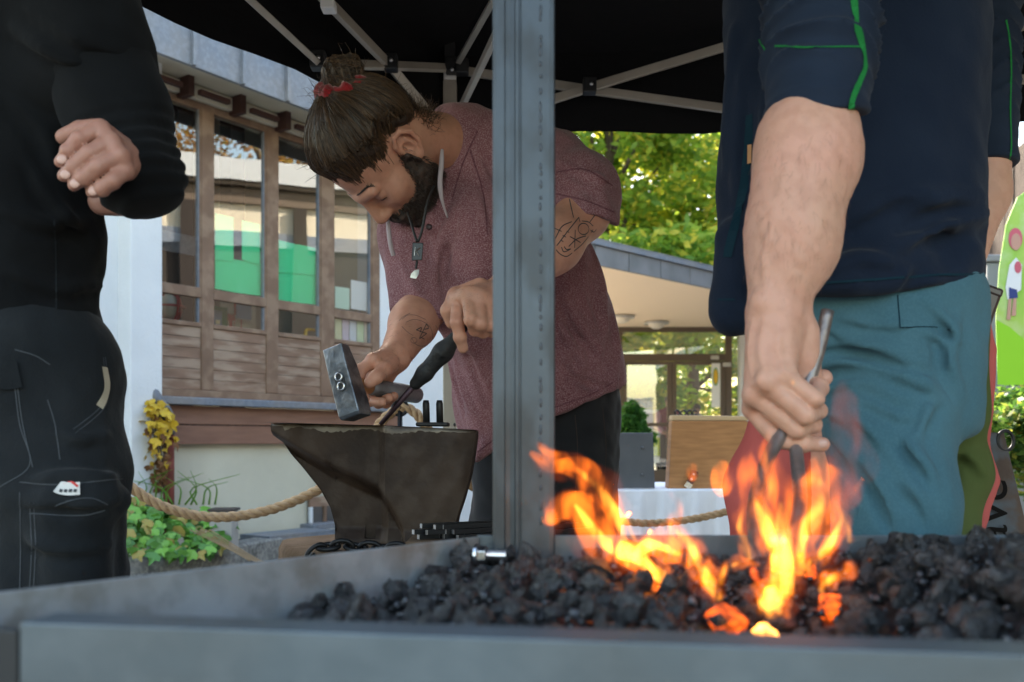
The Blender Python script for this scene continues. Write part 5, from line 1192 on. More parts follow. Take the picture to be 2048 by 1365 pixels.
w = HT + (st * HS) @ HR.T; w = hm0.snap(w, .001, 6); ql = ((w - HT) @ HR) / HS; hc_ = hclip(w); edge = np.where((hc_ < rng.uniform(.0, .011, len(hc_))) & (hc_ > -.012))[0]; inn = np.where(hc_ < -.004)[0][:1500]; ql = np.concatenate([ql[edge], ql[inn]])
# each strand: from its root towards the bun along the surface
pa = []; a = ql - c0; la = np.linalg.norm(a, axis=1)[:, None]; bdir = nrm(BUN - c0)
for t in np.linspace(0, 1, 11):
    dmix = a / la * (1 - t) + bdir * t * 1.0; dmix /= np.linalg.norm(dmix, axis=1)[:, None]; pa.append(c0 + dmix * .135)
pa = np.stack(pa, 1); sh = pa.shape
wp = HT + (pa.reshape(-1, 3) * HS) @ HR.T; phi = np.arctan2(ql[:, 1], ql[:, 0] + .02); off = np.repeat(rng.uniform(.0, .002, sh[0]) + 0.0012 * (1 + np.sin(phi * 19 + 2 * np.sin(phi * 7))), sh[1]) + rng.normal(size=len(wp)) * .0005
wp = hm0.snap(wp, off, 5)
wp = wp.reshape(sh); okk = (np.linalg.norm(np.diff(wp, axis=1), axis=2).max(1) < .05)
strands('hair_strand', wp[okk], .0008, m_hair, smith)
# bun, loops of hair, and the red scrunchie
bc = H(*(BUN + [-.012, 0, .050])); bs_ = SDF(); BR = HR
up_ = nrm(np.array([-.12, -.1, 1.])); bc = P(687, 158, 1.765); sc_c = P(688, 180, 1.772); base_b = P(705, 215, 1.80)
bs_.u(cap(base_b, P(686, 165, 1.77), .026, .028)); bs_.u(ell(P(674, 148, 1.765), (.026, .028, .032)), .012); bs_.u(ell(P(703, 140, 1.765), (.021, .024, .028)), .012); bs_.u(ell(P(652, 196, 1.79), (.015, .018, .030)), .015); bs_.sub(ell(P(705, 136, 1.735), (.009, .02, .014)), .006)
bs_.warp = lambda p: .0018 * np.sin(p[:, 0] * 420 + 6 * np.sin(p[:, 2] * 30) + p[:, 1] * 200)
blo, bhi = bounds([base_b, P(640, 110, 1.74), P(730, 120, 1.8)], .05); bun = bs_.obj('hair_bun', blo, bhi, .0028, m_hairb, smith)
th = rng.uniform(0, 6.28, 900); ph = rng.uniform(-1, 1, 900); bst = P(688, 145, 1.768) + np.stack([np.cos(th), np.sin(th), ph], 1) * .06; bst = bs_.snap(bst, .001, 6)
bw = []
tang = np.cross(bs_.grad(bst), nrm([0, .9, .4])); tang /= np.linalg.norm(tang, axis=1)[:, None] + 1e-9
for t in np.linspace(-1, 1, 7): bw.append(bs_.snap(bst + tang * t * .022, .0012, 4))
strands('bun_strand', np.stack(bw, 1), .0008, m_hair, bun)
fly = []
for i in range(110):
    b0 = wp[okk][rng.integers(okk.sum())][rng.integers(2, 11)] if i < 90 else bst[rng.integers(900)]; g = nrm(b0 - H(0, 0, .04)); d1_ = nrm(rng.normal(size=3) + g * .8)
    fly.append([b0, b0 + (g + d1_) * .006, b0 + g * .012 + d1_ * rng.uniform(.008, .022), b0 + g * .012 + d1_ * rng.uniform(.012, .022) + rng.normal(size=3) * .006])
nap = head.snap(np.array([H(-.08 + rng.uniform(-.03, .02), rng.uniform(-.05, .07), rng.uniform(-.075, .0)) for _ in range(420)]), .001)
for i in range(420):
    b0 = nap[i]; g = nrm(b0 - H(0, 0, .02)); d1_ = nrm(rng.normal(size=3) * .6 + g * .6 + HR[:, 2] * .7)
    fly.append([b0, b0 + d1_ * .008, b0 + d1_ * .018 + g * .004, b0 + d1_ * .027 + rng.normal(size=3) * .004])
strands('loose_hair', np.array(fly), .0005, m_hair, smith)['kind'] = 'stuff'
m_scr = M('crimson scrunchie', (.22, .008, .012), .8, sheen=.4, bump=((90, .4),))
ax1 = nrm(np.array([1., .25, .22])); ax2 = nrm(np.cross(nrm(P(686, 150, 1.765) - base_b), ax1)); ax1 = nrm(np.cross(ax2, nrm(P(686, 150, 1.765) - base_b)))
V = []; F = []; n1, n2 = 60, 14
for i in range(n1):
    a = 2 * math.pi * i / n1; rad_ = math.cos(a) * ax1 + math.sin(a) * ax2; c_ = sc_c + rad_ * .037; axn = np.cross(ax1, ax2)
    for j in range(n2): b = 2 * math.pi * j / n2; r_ = .0165 * (1 + .16 * math.sin(7 * a) + .12 * math.sin(13 * a + 2 * b)); V.append(c_ + rad_ * r_ * math.cos(b) + axn * r_ * 1.15 * math.sin(b))
F = [(i * n2 + j, ((i + 1) % n1) * n2 + j, ((i + 1) % n1) * n2 + (j + 1) % n2, i * n2 + (j + 1) % n2) for i in range(n1) for j in range(n2)]
mesh('scrunchie', V, F, m_scr, smith, True)
# ---- shirt
m_shirt = M('maroon heather jersey', (.20, .080, .090), .9, col2=(.145, .052, .062), nscale=11, col3=(.46, .30, .32), n3=520, f3=.55, sheen=.12, bump=((700, .25), (40, .12)))
m_shirt2 = M('maroon ribbing', (.12, .042, .055), .9, col3=(.30, .18, .20), n3=500, f3=.4)
sh = SDF(); dep = (0, 1, .15)
sh.u(chain([P(985, 395, 2.02), P(1025, 520, 2.08), P(1058, 650, 2.12), P(1080, 780, 2.17), P(1085, 850, 2.17)], [.160, .158, .172, .182, .180], .70, dep))
sh.u(cap(P(915, 285, 2.00), P(1105, 345, 2.0), .080, .074), .04)
sh.u(cap(P(900, 330, 1.99), P(838, 470, 2.0), .080, .077), .04)
sh.u(cap(P(960, 470, 1.93), P(965, 620, 1.98), .085, .09), .06)
sh.u(cap(P(985, 640, 2.02), P(985, 940, 2.02), .085, .040), .05)
sh.u(cap(P(838, 470, 2.0), P(846, 640, 1.915), .077, .062), .035); 
sh.u(cap(P(1105, 340, 1.97), P(1162, 382, 1.90), .075, .070), .04); sh.u(cap(P(1162, 382, 1.90), P(1170, 440, 1.86), .070, .066), .03)
# collar / hood roll at the neck
sh.u(chain([P(872, 250, 1.985), P(868, 330, 1.93), P(872, 400, 1.895), P(862, 450, 1.90)], [.020, .021, .019, .012]), .016)
sh.u(chain([P(872, 250, 1.985), P(905, 232, 2.03), P(950, 240, 2.07)], [.020, .024, .024]), .02)
# openings: hem, two cuffs, neck
def plane(a, b, c):
    """half space through three points; positive on the side of the normal (b-a)x(c-a)"""
    a, b, c = map(np.asarray, (a, b, c)); n_ = nrm(np.cross(b - a, c - a))
    return lambda p: (p - a) @ n_
far = lambda px, py: (P(px, py, 1.6), P(px, py, 2.6))
a0, a1 = far(948, 925); b0, b1 = far(1110, 832)
pl1 = plane(a0, b0, a1)
h1 = lambda p: pl1(p) if pl1(np.array([P(1000, 1050, 2.0)]))[0] > 0 else -pl1(p)
pl2 = plane(far(1110, 832)[0], far(1250, 772)[0], far(1110, 832)[1]); h2 = lambda p: pl2(p) if pl2(np.array([P(1180, 1000, 2.0)]))[0] > 0 else -pl2(p)
sh.isect(lambda p: np.minimum(h1(p), h2(p)) * 1., .006)
w1 = plane(*[P(1100, 404, 1.80), P(1240, 450, 1.80), P(1100, 410, 1.90)]); sgn1 = 1 if w1(np.array([P(1150, 480, 1.8)]))[0] > 0 else -1
box1 = lambda p: np.maximum(sgn1 * -w1(p), np.linalg.norm(p - P(1160, 490, 1.84), axis=1) - .125)
sh.sub(box1, .004)
w2 = plane(P(790, 618, 1.86), P(895, 646, 1.86), P(790, 612, 1.96)); sgn2 = 1 if w2(np.array([P(840, 720, 1.9)]))[0] > 0 else -1
sh.sub(lambda p: np.maximum(sgn2 * -w2(p), np.linalg.norm(p - P(842, 685, 1.89), axis=1) - .095), .004)
sh.sub(cap(n0, nb, .058, .060), .01)
wf = lambda p: .0045 * vnoise(p * [1, 1, .55], 26) + .0032 * vnoise(p * [1, 1, .4], 55, 3)
sh.warp = wf
for pxs, r in (([(905, 420), (880, 500), (868, 560)], .012), ([(880, 560), (905, 600), (912, 625)], .010), ([(850, 420), (862, 470), (885, 540)], .009), ([(960, 330), (990, 400), (1000, 470)], .012), ([(905, 700), (930, 780), (960, 850)], .013), ([(930, 660), (960, 740), (985, 800)], .012),
               ([(1120, 560), (1150, 640), (1200, 700)], .016), ([(1115, 620), (1140, 690), (1190, 760)], .014), ([(1170, 540), (1195, 600), (1215, 660)], .012), ([(1110, 320), (1160, 345), (1210, 360)], .010), ([(1112, 345), (1150, 370), (1185, 380)], .008), ([(1120, 700), (1160, 750), (1230, 765)], .012), ([(800, 520), (815, 560), (830, 585)], .009), ([(985, 860), (965, 900), (958, 915)], .010)):
    fold(sh, pxs, r * .8, .009, .35, 1.5, 2.6, groove=r > .0105)
slo, shi = bounds([P(760, 215, 1.85), P(1260, 215, 1.8), P(940, 930, 2.0), P(1250, 780, 2.3), P(985, 600, 2.35), P(985, 400, 1.78)], .04)
shirt = sh.obj('shirt', slo, shi, .0052, m_shirt, smith)
strips('shirt_seam', sh, [[(905, 400), (925, 330), (955, 262)], [(940, 300), (965, 380), (975, 470)], [(1112, 345), (1170, 340), (1225, 372)]], .0035, m_shirt2, shirt, 1.5, 2.6, 16, .0008)
strips('hem_stitching', sh, [[(955, 905), (1000, 872), (1060, 845), (1110, 815), (1180, 790), (1240, 758)], [(800, 608), (840, 618), (885, 632)], [(1112, 388), (1170, 402), (1228, 425)]], .003, m_shirt2, shirt, 1.5, 2.6, 20, .0008)
m_btn = M('dark button', (.03, .012, .016), .5)
for px, py in ((858, 454), (868, 402)):
    d = sh.hit(px, py, 1.5, 2.6)
    if d: MB().add(*ell_mesh(P(px, py, d), (.0065, .003, .0065), 14, 8)).build('button', m_btn, shirt, True)
m_cord = M('off white drawstring', (.42, .36, .38), .9, bump=((200, .3),))
MB().tube(bez([P(884, 300, 1.84), P(883, 330, 1.825), P(880, 365, 1.82), P(884, 400, 1.825), P(895, 436, 1.845)], 22), np.interp(np.linspace(0, 1, 21), [0, .15, .6, .8, 1], [.003, .0048, .005, .003, .0018])[:len(bez([0 * np.ones(3)] * 5, 22))], 8).build('drawstring', m_cord, shirt, True)
MB().tube(bez([P(776, 432, 1.90), P(777, 460, 1.895), P(781, 490, 1.895), P(787, 512, 1.90)], 20), .0045, 8).build('drawstring', m_cord, shirt, True)
# ---- trousers, belt loop, shoes
m_blk = M('black work trousers', (.014, .015, .018), .85, col2=(.022, .023, .026), nscale=10, sheen=.15, bump=((300, .2),))
tr = SDF(); tr.u(cap(P(1045, 770, 2.19), P(1125, 760, 2.19), .118, .118)); 
k1 = P(1165, 1080, 2.17); k2 = P(1012, 1085, 2.14)
tr.u(cap(P(1140, 810, 2.19), k1, .118, .080), .03); tr.u(cap(k1, [k1[0] + .02, k1[1] + .06, .10], .080, .062), .03); tr.u(cap(P(1030, 810, 2.19), k2, .105, .078), .03); tr.u(cap(k2, [k2[0] - .02, k2[1] + .06, .10], .078, .062), .03)
tr.warp = lambda p: .004 * vnoise(p * [1, 1, 1.2], 24) + .0025 * vnoise(p, 60, 2)
tlo, thi = bounds([P(1020, 720, 2.19), P(1130, 720, 2.19), k1, k2], .16); tlo[2] = .08
trs = tr.obj('trousers', tlo, thi, .008, m_blk, smith)
strips('trouser_seam', tr, [[(1205, 815), (1212, 900), (1205, 990)], [(1150, 830), (1155, 900), (1150, 1000)]], .002, m_dark, trs, 1.6, 2.6, 14)
for q in (k1 + [.02, .06, 0], k2 + [-.02, .06, 0]):
    s_ = SDF(); s_.u(ell((q[0], q[1] - .05, .045), (.05, .13, .05))); s_.u(ell((q[0], q[1] + .02, .08), (.045, .055, .075)), .03); s_.isect(lambda p: .0 - p[:, 2] + .001, .0); s_.obj('shoe', (q[0] - .08, q[1] - .22, -.01), (q[0] + .08, q[1] + .12, .18), .008, m_pdark, smith)
# ---- tattoos
z2 = lambda x, y: (620 + x / 3.5925, 520 + y / 3.5925); z3 = lambda x, y: (1100 + x / 7.58, 380 + y / 7.58)
circ = lambda cx, cy, rx, ry, n=14: [(cx + rx * math.cos(t), cy + ry * math.sin(t)) for t in np.linspace(0, 2 * math.pi, n)]
T1 = [[(785, 565), (835, 462)], [(762, 505), (838, 530)], [(762, 505), (800, 488), (790, 520)], [(838, 530), (785, 568)], [(835, 462), (852, 490), (820, 500)], [(800, 560), (822, 570)]]
strips('tattoo', rarm, [[z2(*q) for q in l] for l in T1], .0016, m_ink, body, 1.5, 2.2, 10, .0005, True)
T2 = [[(660, 430), (700, 400), (760, 400), (830, 430)], [(690, 450), (740, 430), (800, 440), (860, 480), (880, 540), (870, 600)], [(730, 560), (750, 600), (790, 620), (830, 615)], [(900, 470), (925, 520), (920, 580), (880, 620)], [(660, 480), (700, 520), (740, 545)], circ(745, 580, 22, 20), circ(905, 560, 26, 30), circ(840, 640, 24, 18), [(820, 620), (850, 660), (830, 680)], [(640, 440), (670, 410), (720, 385)]]
strips('faded_tattoo', rarm, [[z2(*q) for q in l] for l in T2], .0013, m_ink2, body, 1.5, 2.2, 14, .0005, True)
T3 = [[(295, 140), (325, 290), (355, 425)], circ(505, 595, 82, 85), [(690, 370), (600, 490)], [(480, 475), (580, 490), (650, 550)], [(435, 420), (260, 640), (100, 850)], [(435, 420), (450, 490)], [(330, 485), (180, 560), (80, 740)], [(60, 580), (175, 635)], [(380, 610), (370, 880)], [(300, 710), (460, 800)], [(540, 700), (400, 750), (280, 860)], [(170, 870), (210, 940), (310, 900)], [(210, 860), (250, 905), (310, 895)], [(90, 910), (160, 980), (250, 1010), (330, 960)], [(360, 930), (480, 830), (580, 710)], [(610, 610), (660, 640), (700, 600)], [(620, 650), (650, 600)], [(190, 690), (240, 720)], [(160, 760), (200, 790)], [(250, 630), (290, 650)]]
strips('tattoo', larm, [[z3(*q) for q in l] for l in T3], .0019, m_ink, body, 1.5, 2.2, 12, .0006, True)
# ---- necklace (hangs from the neck)
m_lea = M('black leather cord', (.012, .011, .011), .6); m_sil = M('old silver', (.38, .37, .34), .35, .9, col2=(.12, .12, .12), nscale=60)
nk = thing('pendant_necklace', P(833, 560, 1.8), 'black cord necklace with a dark block and an arrow pendant, hanging from the smith', 'necklace')
MB().tube(bez([P(868, 372, 1.80), P(856, 400, 1.785), P(850, 430, 1.78), P(843, 465, 1.78), P(836, 484, 1.78)], 16), .0026, 6).build('cord', m_lea, nk, True); MB().tube(bez([P(815, 425, 1.83), P(822, 445, 1.80), P(828, 466, 1.785), P(834, 484, 1.78)], 16), .0026, 6).build('cord', m_lea, nk, True)
MB().hexa([P(823, 522, 1.775), P(844, 521, 1.775), P(844, 521, 1.787), P(823, 522, 1.787), P(825, 485, 1.775), P(847, 486, 1.775), P(847, 486, 1.787), P(825, 485, 1.787)]).build('block', M('dark engraved block', (.03, .032, .036), .35, .6), nk, bevel=.0015)
MB().tube([P(834, 522, 1.78), P(832, 538, 1.78)], .0025, 6).build('link', m_lea, nk)
ar = [(829, 541), (838, 539), (838, 548), (832, 558), (820, 556), (822, 548)]; V = [P(x, y, 1.778) for x, y in ar] + [P(x, y, 1.784) for x, y in ar]
mesh('arrow_pendant', V, [tuple(range(6))[::-1], tuple(range(6, 12))] + [(i, (i + 1) % 6, 6 + (i + 1) % 6, 6 + i) for i in range(6)], m_sil, nk)
for l in ([(831, 495), (829, 512)], [(831, 503), (840, 496)], [(833, 503), (838, 512)]): MB().tube([P(*q, 1.774) for q in l], .0009, 5).build('engraving', m_sil, nk)
# ---- hammer in the right hand
m_ham = M('forged hammer steel', (.16, .18, .21), .38, .9, col2=(.08, .085, .10), nscale=18, bump=((60, .25), (200, .1)), col3=(.42, .44, .48), n3=45, f3=.35); m_ash = M('ash handle', (.42, .22, .08), .5, col2=(.30, .14, .05), nscale=20); m_wrap = M('grey worn handle', (.30, .32, .35), .45, .5, col2=(.16, .16, .17), nscale=12, bump=((90, .3),))
ham = thing('hammer', P(700, 770, 1.64), 'heavy cross peen hammer with two rings on its eye, held over the anvil', 'hammer')
hdir = nrm(P(832, 792, 1.86) - P(695, 768, 1.62)); Ah = nrm(P(717, 830, 1.63) - P(672, 697, 1.63)); Ah = nrm(Ah - hdir * (Ah @ hdir)); Bh = np.cross(hdir, Ah)
hc = P(694, 766, 1.635); L = .064
def hv(l, s, t): return hc + Ah * l + Bh * s + hdir * t
if Bh[0] < 0: Bh = -Bh
sec = [(-L, .0195, -.020, .004), (-.030, .0195, -.022, .016), (.030, .0205, -.022, .022), (L - .006, .0205, -.022, .022), (L, .0185, -.020, .020)]
V = []; F = []
for l, hs, t0, t1 in sec: V += [hv(l, -hs, t0), hv(l, hs, t0), hv(l, hs, t1), hv(l, -hs, t1)]
F = [(0, 1, 2, 3), (19, 18, 17, 16)] + [(4 * i + k, 4 * i + 4 + k, 4 * i + 4 + (k + 1) % 4, 4 * i + (k + 1) % 4) for i in range(4) for k in range(4)]
hh = mesh('hammer_head', V, F, m_ham, ham); md = hh.modifiers.new('bevel', 'BEVEL'); md.width = .0022; md.segments = 3; md.limit_method = 'ANGLE'
ez = [hv(.018 * math.cos(t), .0095 * math.sin(t), -.0226) for t in np.linspace(0, 2 * math.pi, 28, endpoint=False)]; mesh('eye', ez, [tuple(range(28))], m_pdark, ham)
for l in (-.0085, .0085): MB().tube([hv(l + .0065 * math.cos(t), .0065 * math.sin(t), -.0235) for t in np.linspace(0, 2 * math.pi, 22, endpoint=False)], .0016, 8, closed=True).build('wedge_ring', m_zn, ham, True)
MB().tube([hc + hdir * t for t in (.0, .05, .075)], [.0125, .0125, .0135], 14).build('handle_neck', m_ash, ham, True)
MB().tube([hc + hdir * t for t in (.075, .09, .20, .262, .270)], [.0135, .0150, .0175, .0165, .012], 16).build('handle', m_wrap, ham, True)
# ---- tongs in the left hand, tip on the anvil
tg = thing('smith_tongs', P(761, 850, 1.76), 'black handled punch tongs held slanting onto the anvil face', 'tongs')
ta, tb_ = P(990, 585, 1.665), P(761, 849, 1.755); tt = lambda t: ta + (tb_ - ta) * t
MB().tube(bez([tt(-.08), tt(.12), tt(.3), tt(.38)], 16), .0075, 10).build('rein', m_iron, tg, True)
jb = SDF(); jb.u(cap(tt(.33), tt(.44), .012, .016, .7, (0, 1, 0))); jb.u(cap(tt(.44), tt(.60), .0165, .015, .75, (0, 1, 0)), .01); jb.u(cap(tt(.60), tt(.68), .0155, .0115), .006); jb.u(ell(tt(.47) + [.006, -.012, .004], (.009, .007, .009)), .003)
jb.obj('jaw', *bounds([tt(.3), tt(.7)], .03), .0025, M('black sooty iron', (.02, .02, .021), .6, .4, bump=((70, .5),)), tg)
MB().tube([tt(.66), tt(.86), tt(1.0)], [.0060, .0052, .0042], 10).build('bit', M('heated bit', (.06, .035, .045), .5, .6), tg, True)
# ================================================================== person at the right, dark vest, holding tongs in the fire
rman = thing('person', P(1730, 1200, 1.38) * [1, 1, 0], 'person in a navy fleece vest and teal trousers holding tongs in the fire', 'person')
m_fleece = M('navy fleece', (.009, .015, .030), .95, col2=(.012, .019, .036), nscale=12, sheen=.06, bump=((380, .5), (30, .1)))
m_slv = M('navy stretch sleeve', (.011, .018, .034), .8, col2=(.015, .024, .043), nscale=10, sheen=.05, bump=((300, .1),))
m_stitch = M('green stitching', (.015, .17, .04), .8); m_zip = M('teal zip tape', (.006, .026, .04), .8)
m_teal = M('teal linen', (.047, .115, .15), .9, col2=(.064, .14, .176), nscale=6, sheen=.05, bump=((420, .3),), col3=(.075, .165, .205), n3=300, f3=.4)
m_olive = M('olive linen', (.065, .085, .025), .9, col2=(.085, .105, .035), nscale=8, bump=((420, .3),)); m_redl = M('faded red linen', (.42, .085, .075), .9, col2=(.48, .11, .10), nscale=6, bump=((420, .3),))
ra = SDF()
A0, A1, A2, A3 = P(1636, 150, 1.115), P(1621, 320, 1.105), P(1586, 490, 1.09), P(1551, 612, 1.078)
ra.u(cap(A0, A1, .045, .0465)); ra.u(cap(A1, A2, .0465, .0415), .05); ra.u(cap(A2, A3, .0415, .0315), .05); ra.u(cap(P(1588, 280, 1.09), P(1572, 420, 1.08), .028, .026), .05)
rm2 = [P(1571, 757, 1.045), P(1532, 766, 1.045), P(1508, 790, 1.06), P(1506, 818, 1.08)]
hand_sdf(ra, A3, .046, rm2, [[P(1629, 798, 1.03), P(1640, 776, 1.06), P(1622, 772, 1.085)], [P(1612, 832, 1.032), P(1636, 822, 1.062), P(1620, 806, 1.09)], [P(1594, 860, 1.045), P(1626, 850, 1.072), P(1612, 832, 1.10)], [P(1556, 880, 1.06), P(1606, 888, 1.055), P(1645, 889, 1.06)]],
         [P(1590, 670, 1.085), P(1606, 725, 1.09), P(1626, 764, 1.10), P(1648, 756, 1.10)], fr=.0094, palm=.0125, kk=.0045)
ra.u(ell(P(1600, 690, 1.085), (.022, .02, .045)), .02)
ra.u(ell(P(1532, 760, 1.035), (.010, .007, .010)), .01); ra.u(ell(P(1572, 750, 1.036), (.010, .007, .010)), .01); ra.u(ell(P(1527, 604, 1.06), (.012, .010, .014)), .012)
for l in ([(1530, 640), (1522, 700), (1530, 745)], [(1560, 645), (1556, 700), (1570, 745)], [(1508, 640), (1500, 700), (1508, 770)], [(1545, 450), (1530, 520), (1535, 590)]): fold(ra, l, .0036, .005, .45, .8, 1.5, groove=False)
ra.warp = lambda p: .0006 * vnoise(p, 140)
fa = SDF(); fa.u(cap(P(1966, 250, 1.52), P(1958, 390, 1.52), .046, .044)); fa.u(cap(P(1958, 390, 1.52), P(1915, 560, 1.50), .044, .030), .02); fa.u(cap(P(1915, 560, 1.50), P(1890, 640, 1.46), .03, .035), .02)
rc = SDF(); rc.u(cap(P(1710, -260, 1.37), P(1710, 640, 1.38), .09, .075)); rc.u(cap(P(1710, 640, 1.38), P(1770, 1200, 1.30), .07, .05), .05); rc.u(cap(P(1700, 660, 1.40), P(1548, 1200, 1.47), .07, .05), .05)
rc.u(ell(P(1700, -560, 1.34), (.085, .10, .12)), .02); rc.u(cap(P(1705, -450, 1.36), P(1708, -250, 1.37), .055, .065), .05)
for q in (P(1770, 1200, 1.30), P(1548, 1200, 1.47)): rc.u(cap(q, [q[0], q[1] + .02, .1], .06, .045), .03)
rlo, rhi = bounds([P(1710, -700, 1.37), P(1770, 1200, 1.30), P(1548, 1200, 1.47)], .17); rlo[2] = .05
rbody = join_sdf('body', [(ra, *bounds([A0, A3, P(1652, 895, 1.03), P(1488, 700, 1.11)], .055), .0023), (fa, *bounds([P(1966, 250, 1.52), P(1890, 640, 1.46)], .06), .005), (rc, rlo, rhi, .014)], m_skin2, rman)
for p_, n_, r_ in ((P(1646, 888, 1.0515), (0.2, -1, .25), (.0062, .0016, .0048)),):
    V, F = ell_mesh(p_, r_, 14, 8); mesh('nail', V, F, m_nail, rbody, True)
hr_ = SDF(); hr_.u(ell(P(1705, -580, 1.35), (.092, .108, .12))); hr_.sub(lambda p: (P(0, -540, 1.3)[2] - p[:, 2]) * -1 if False else (p[:, 1] * 0 + P(0, -500, 1.35)[2] - p[:, 2]), .01)
hr_.obj('hair', *bounds([P(1705, -580, 1.35)], .15), .008, m_hairb, rman)
# vest
ve = SDF(); vd = (0.12, 1, 0)
ve.u(chain([P(1712, -330, 1.37), P(1712, -120, 1.37), P(1708, 100, 1.37), P(1700, 330, 1.37), P(1700, 500, 1.37), P(1702, 580, 1.37)], [.14, .170, .170, .168, .168, .166], .68, vd))
ve.u(cap(P(1468, 480, 1.32), P(1468, 620, 1.31), .030, .032), .03); ve.u(chain([P(1455, 600, 1.32), P(1470, 632, 1.30), P(1500, 640, 1.30)], [.022, .022, .018]), .02)
# blouson roll above the hem
ve.u(chain([P(1560, 560, 1.255), P(1700, 560, 1.245), P(1840, 545, 1.265), P(1905, 535, 1.31)], [.024, .026, .026, .022]), .03)
pv = plane(P(1420, 612, 1.0), P(1980, 570, 1.0), P(1420, 612, 2.0)); pvs = 1 if pv(np.array([P(1700, 900, 1.3)]))[0] > 0 else -1
ve.isect(lambda p: np.minimum(pvs * pv(p), np.linalg.norm(p - P(1480, 610, 1.30), axis=1) - .052), .008)
ve.warp = lambda p: .004 * vnoise(p * [1, 1, .7], 18) + .002 * vnoise(p, 45, 5)
for l, r in (([(1965, 430), (1900, 452), (1830, 480), (1760, 500)], .020), ([(1955, 395), (1880, 400), (1790, 430)], .016), ([(1700, 440), (1780, 400), (1850, 385)], .014), ([(1470, 60), (1462, 200), (1455, 340)], .014), ([(1500, 100), (1480, 260), (1475, 400)], .012), ([(1640, 540), (1720, 520), (1800, 530)], .012), ([(1905, 500), (1850, 520), (1800, 560)], .012)): fold(ve, l, r * .8, .014, .3, .9, 2.)
for l, r in (([(1960, 452), (1900, 470), (1840, 498)], .008), ([(1930, 420), (1860, 425)], .007)): fold(ve, l, r, .014, .2, .9, 2., True)
vlo, vhi = bounds([P(1430, 0, 1.2), P(1990, 0, 1.2), P(1700, 680, 1.2), P(1700, -420, 1.5)], .06)
vest = ve.obj('vest', vlo, vhi, .0058, m_fleece, rman)
strips('pocket_zip', ve, [[(1500, 230), (1496, 300), (1488, 370), (1475, 430), (1460, 490), (1455, 515)]], .012, m_zip, vest, .9, 2., 20, .0012)
strips('hem_seam', ve, [[(1436, 600), (1470, 600)], [(1620, 568), (1750, 560), (1860, 552), (1960, 548)]], .003, m_zip, vest, .9, 2., 20, .001)
strips('zip_pull', ve, [[(1503, 292), (1502, 330)]], .006, M('tan cord', (.45, .22, .09), .7), vest, .9, 2., 6, .004)
# sleeves
def sleeve(a, b, r0, r1, name, mat, parent, amp, cuff, seed):
    s = SDF(); s.u(cap(a, b, r0, r1)); ax = nrm(b - a); L = np.linalg.norm(b - a)
    nq = nrm(np.asarray(cuff)); s.isect(lambda p: (p - b) @ nq, .003)
    def wr(p):
        t = (p - a) @ ax / L; o = p - a - ((p - a) @ ax)[:, None] * ax; ang = np.arctan2(o[:, 0], o[:, 1])
        env = np.clip((.90 - t) * 7, 0, 1); f = 1.6 - 2.2 * np.abs(np.sin(t * L * 95 + 1.2 * np.sin(ang * 2 + seed) + .8 * np.sin(ang * 3 + t * 9))) ** .7 + .12 * np.sin(t * L * 265 + 2 * np.sin(ang + seed))
        return -amp * env * f - .003 * np.exp(-((t - .985) / .02) ** 2) + .0012 * np.exp(-((t - .93) / .008) ** 2)
    s.warp = wr; lo, hi = bounds([a, b], max(r0, r1) + .03); return s, s.obj(name, lo, hi, .0042, mat, parent)
s1, so1 = sleeve(P(1652, -160, 1.17), P(1632, 240, 1.108), .075, .0575, 'sleeve', m_slv, rman, .0060, np.array([.10, .12, -1.]), .5)
s2, so2 = sleeve(P(1970, -200, 1.52), P(1966, 332, 1.52), .056, .050, 'sleeve', m_slv, rman, .0035, P(1966, 340, 1.52) - P(1966, 100, 1.53), 2.)
def fuzz(name, sdf, box, n, length, mat, parent, d0, d1, down, seed):
    rg = np.random.default_rng(seed); out = []
    for _ in range(n):
        px, py = rg.uniform(box[0], box[2]), rg.uniform(box[1], box[3]); d = sdf.hit(px, py, d0, d1)
        if d: out.append(P(px, py, d))
    w = sdf.snap(np.array(out), .0003); g = sdf.grad(w); t = np.asarray(down, float) + rg.normal(size=w.shape) * .45; t -= g * (t * g).sum(1)[:, None]; L = rg.uniform(.5, 1.1, len(w))[:, None] * length
    strands(name, np.stack([w, w + (t * .5 + g * .25) * L, w + (t + g * .32) * L], 1), .00012, mat, parent)['kind'] = 'stuff'
m_fuzz = M('fine arm hair', (.16, .09, .05), .5)
fuzz('arm_hair', ra, (1490, 260, 1720, 600), 320, .010, m_fuzz, rbody, .8, 1.4, (-.2, 0, -1), 3)
fuzz('arm_hair', rarm, (750, 640, 890, 760), 260, .010, m_beard, body, 1.4, 2.2, (-.3, 0, -1), 4)
fuzz('arm_hair', larm, (895, 545, 985, 640), 110, .008, m_beard, body, 1.4, 2.2, (-.6, 0, -.6), 5)
strips('green_stitch', s1, [[(1706, -30), (1712, 40), (1722, 80), (1730, 130), (1720, 160), (1704, 200), (1700, 236)]], .0075, m_stitch, so1, .8, 2., 30, .0012)
strips('cross_stitch', s1, [[(1550, 92), (1600, 95), (1660, 95), (1722, 94)], [(1518, 80), (1530, 100)]], .002, m_stitch, so1, .8, 2., 20, .001)
strips('green_stitch', s2, [[(2012, 40), (2020, 90), (2022, 150), (2020, 220), (2022, 290), (2018, 330)]], .003, m_stitch, so2, .8, 2., 24, .001)
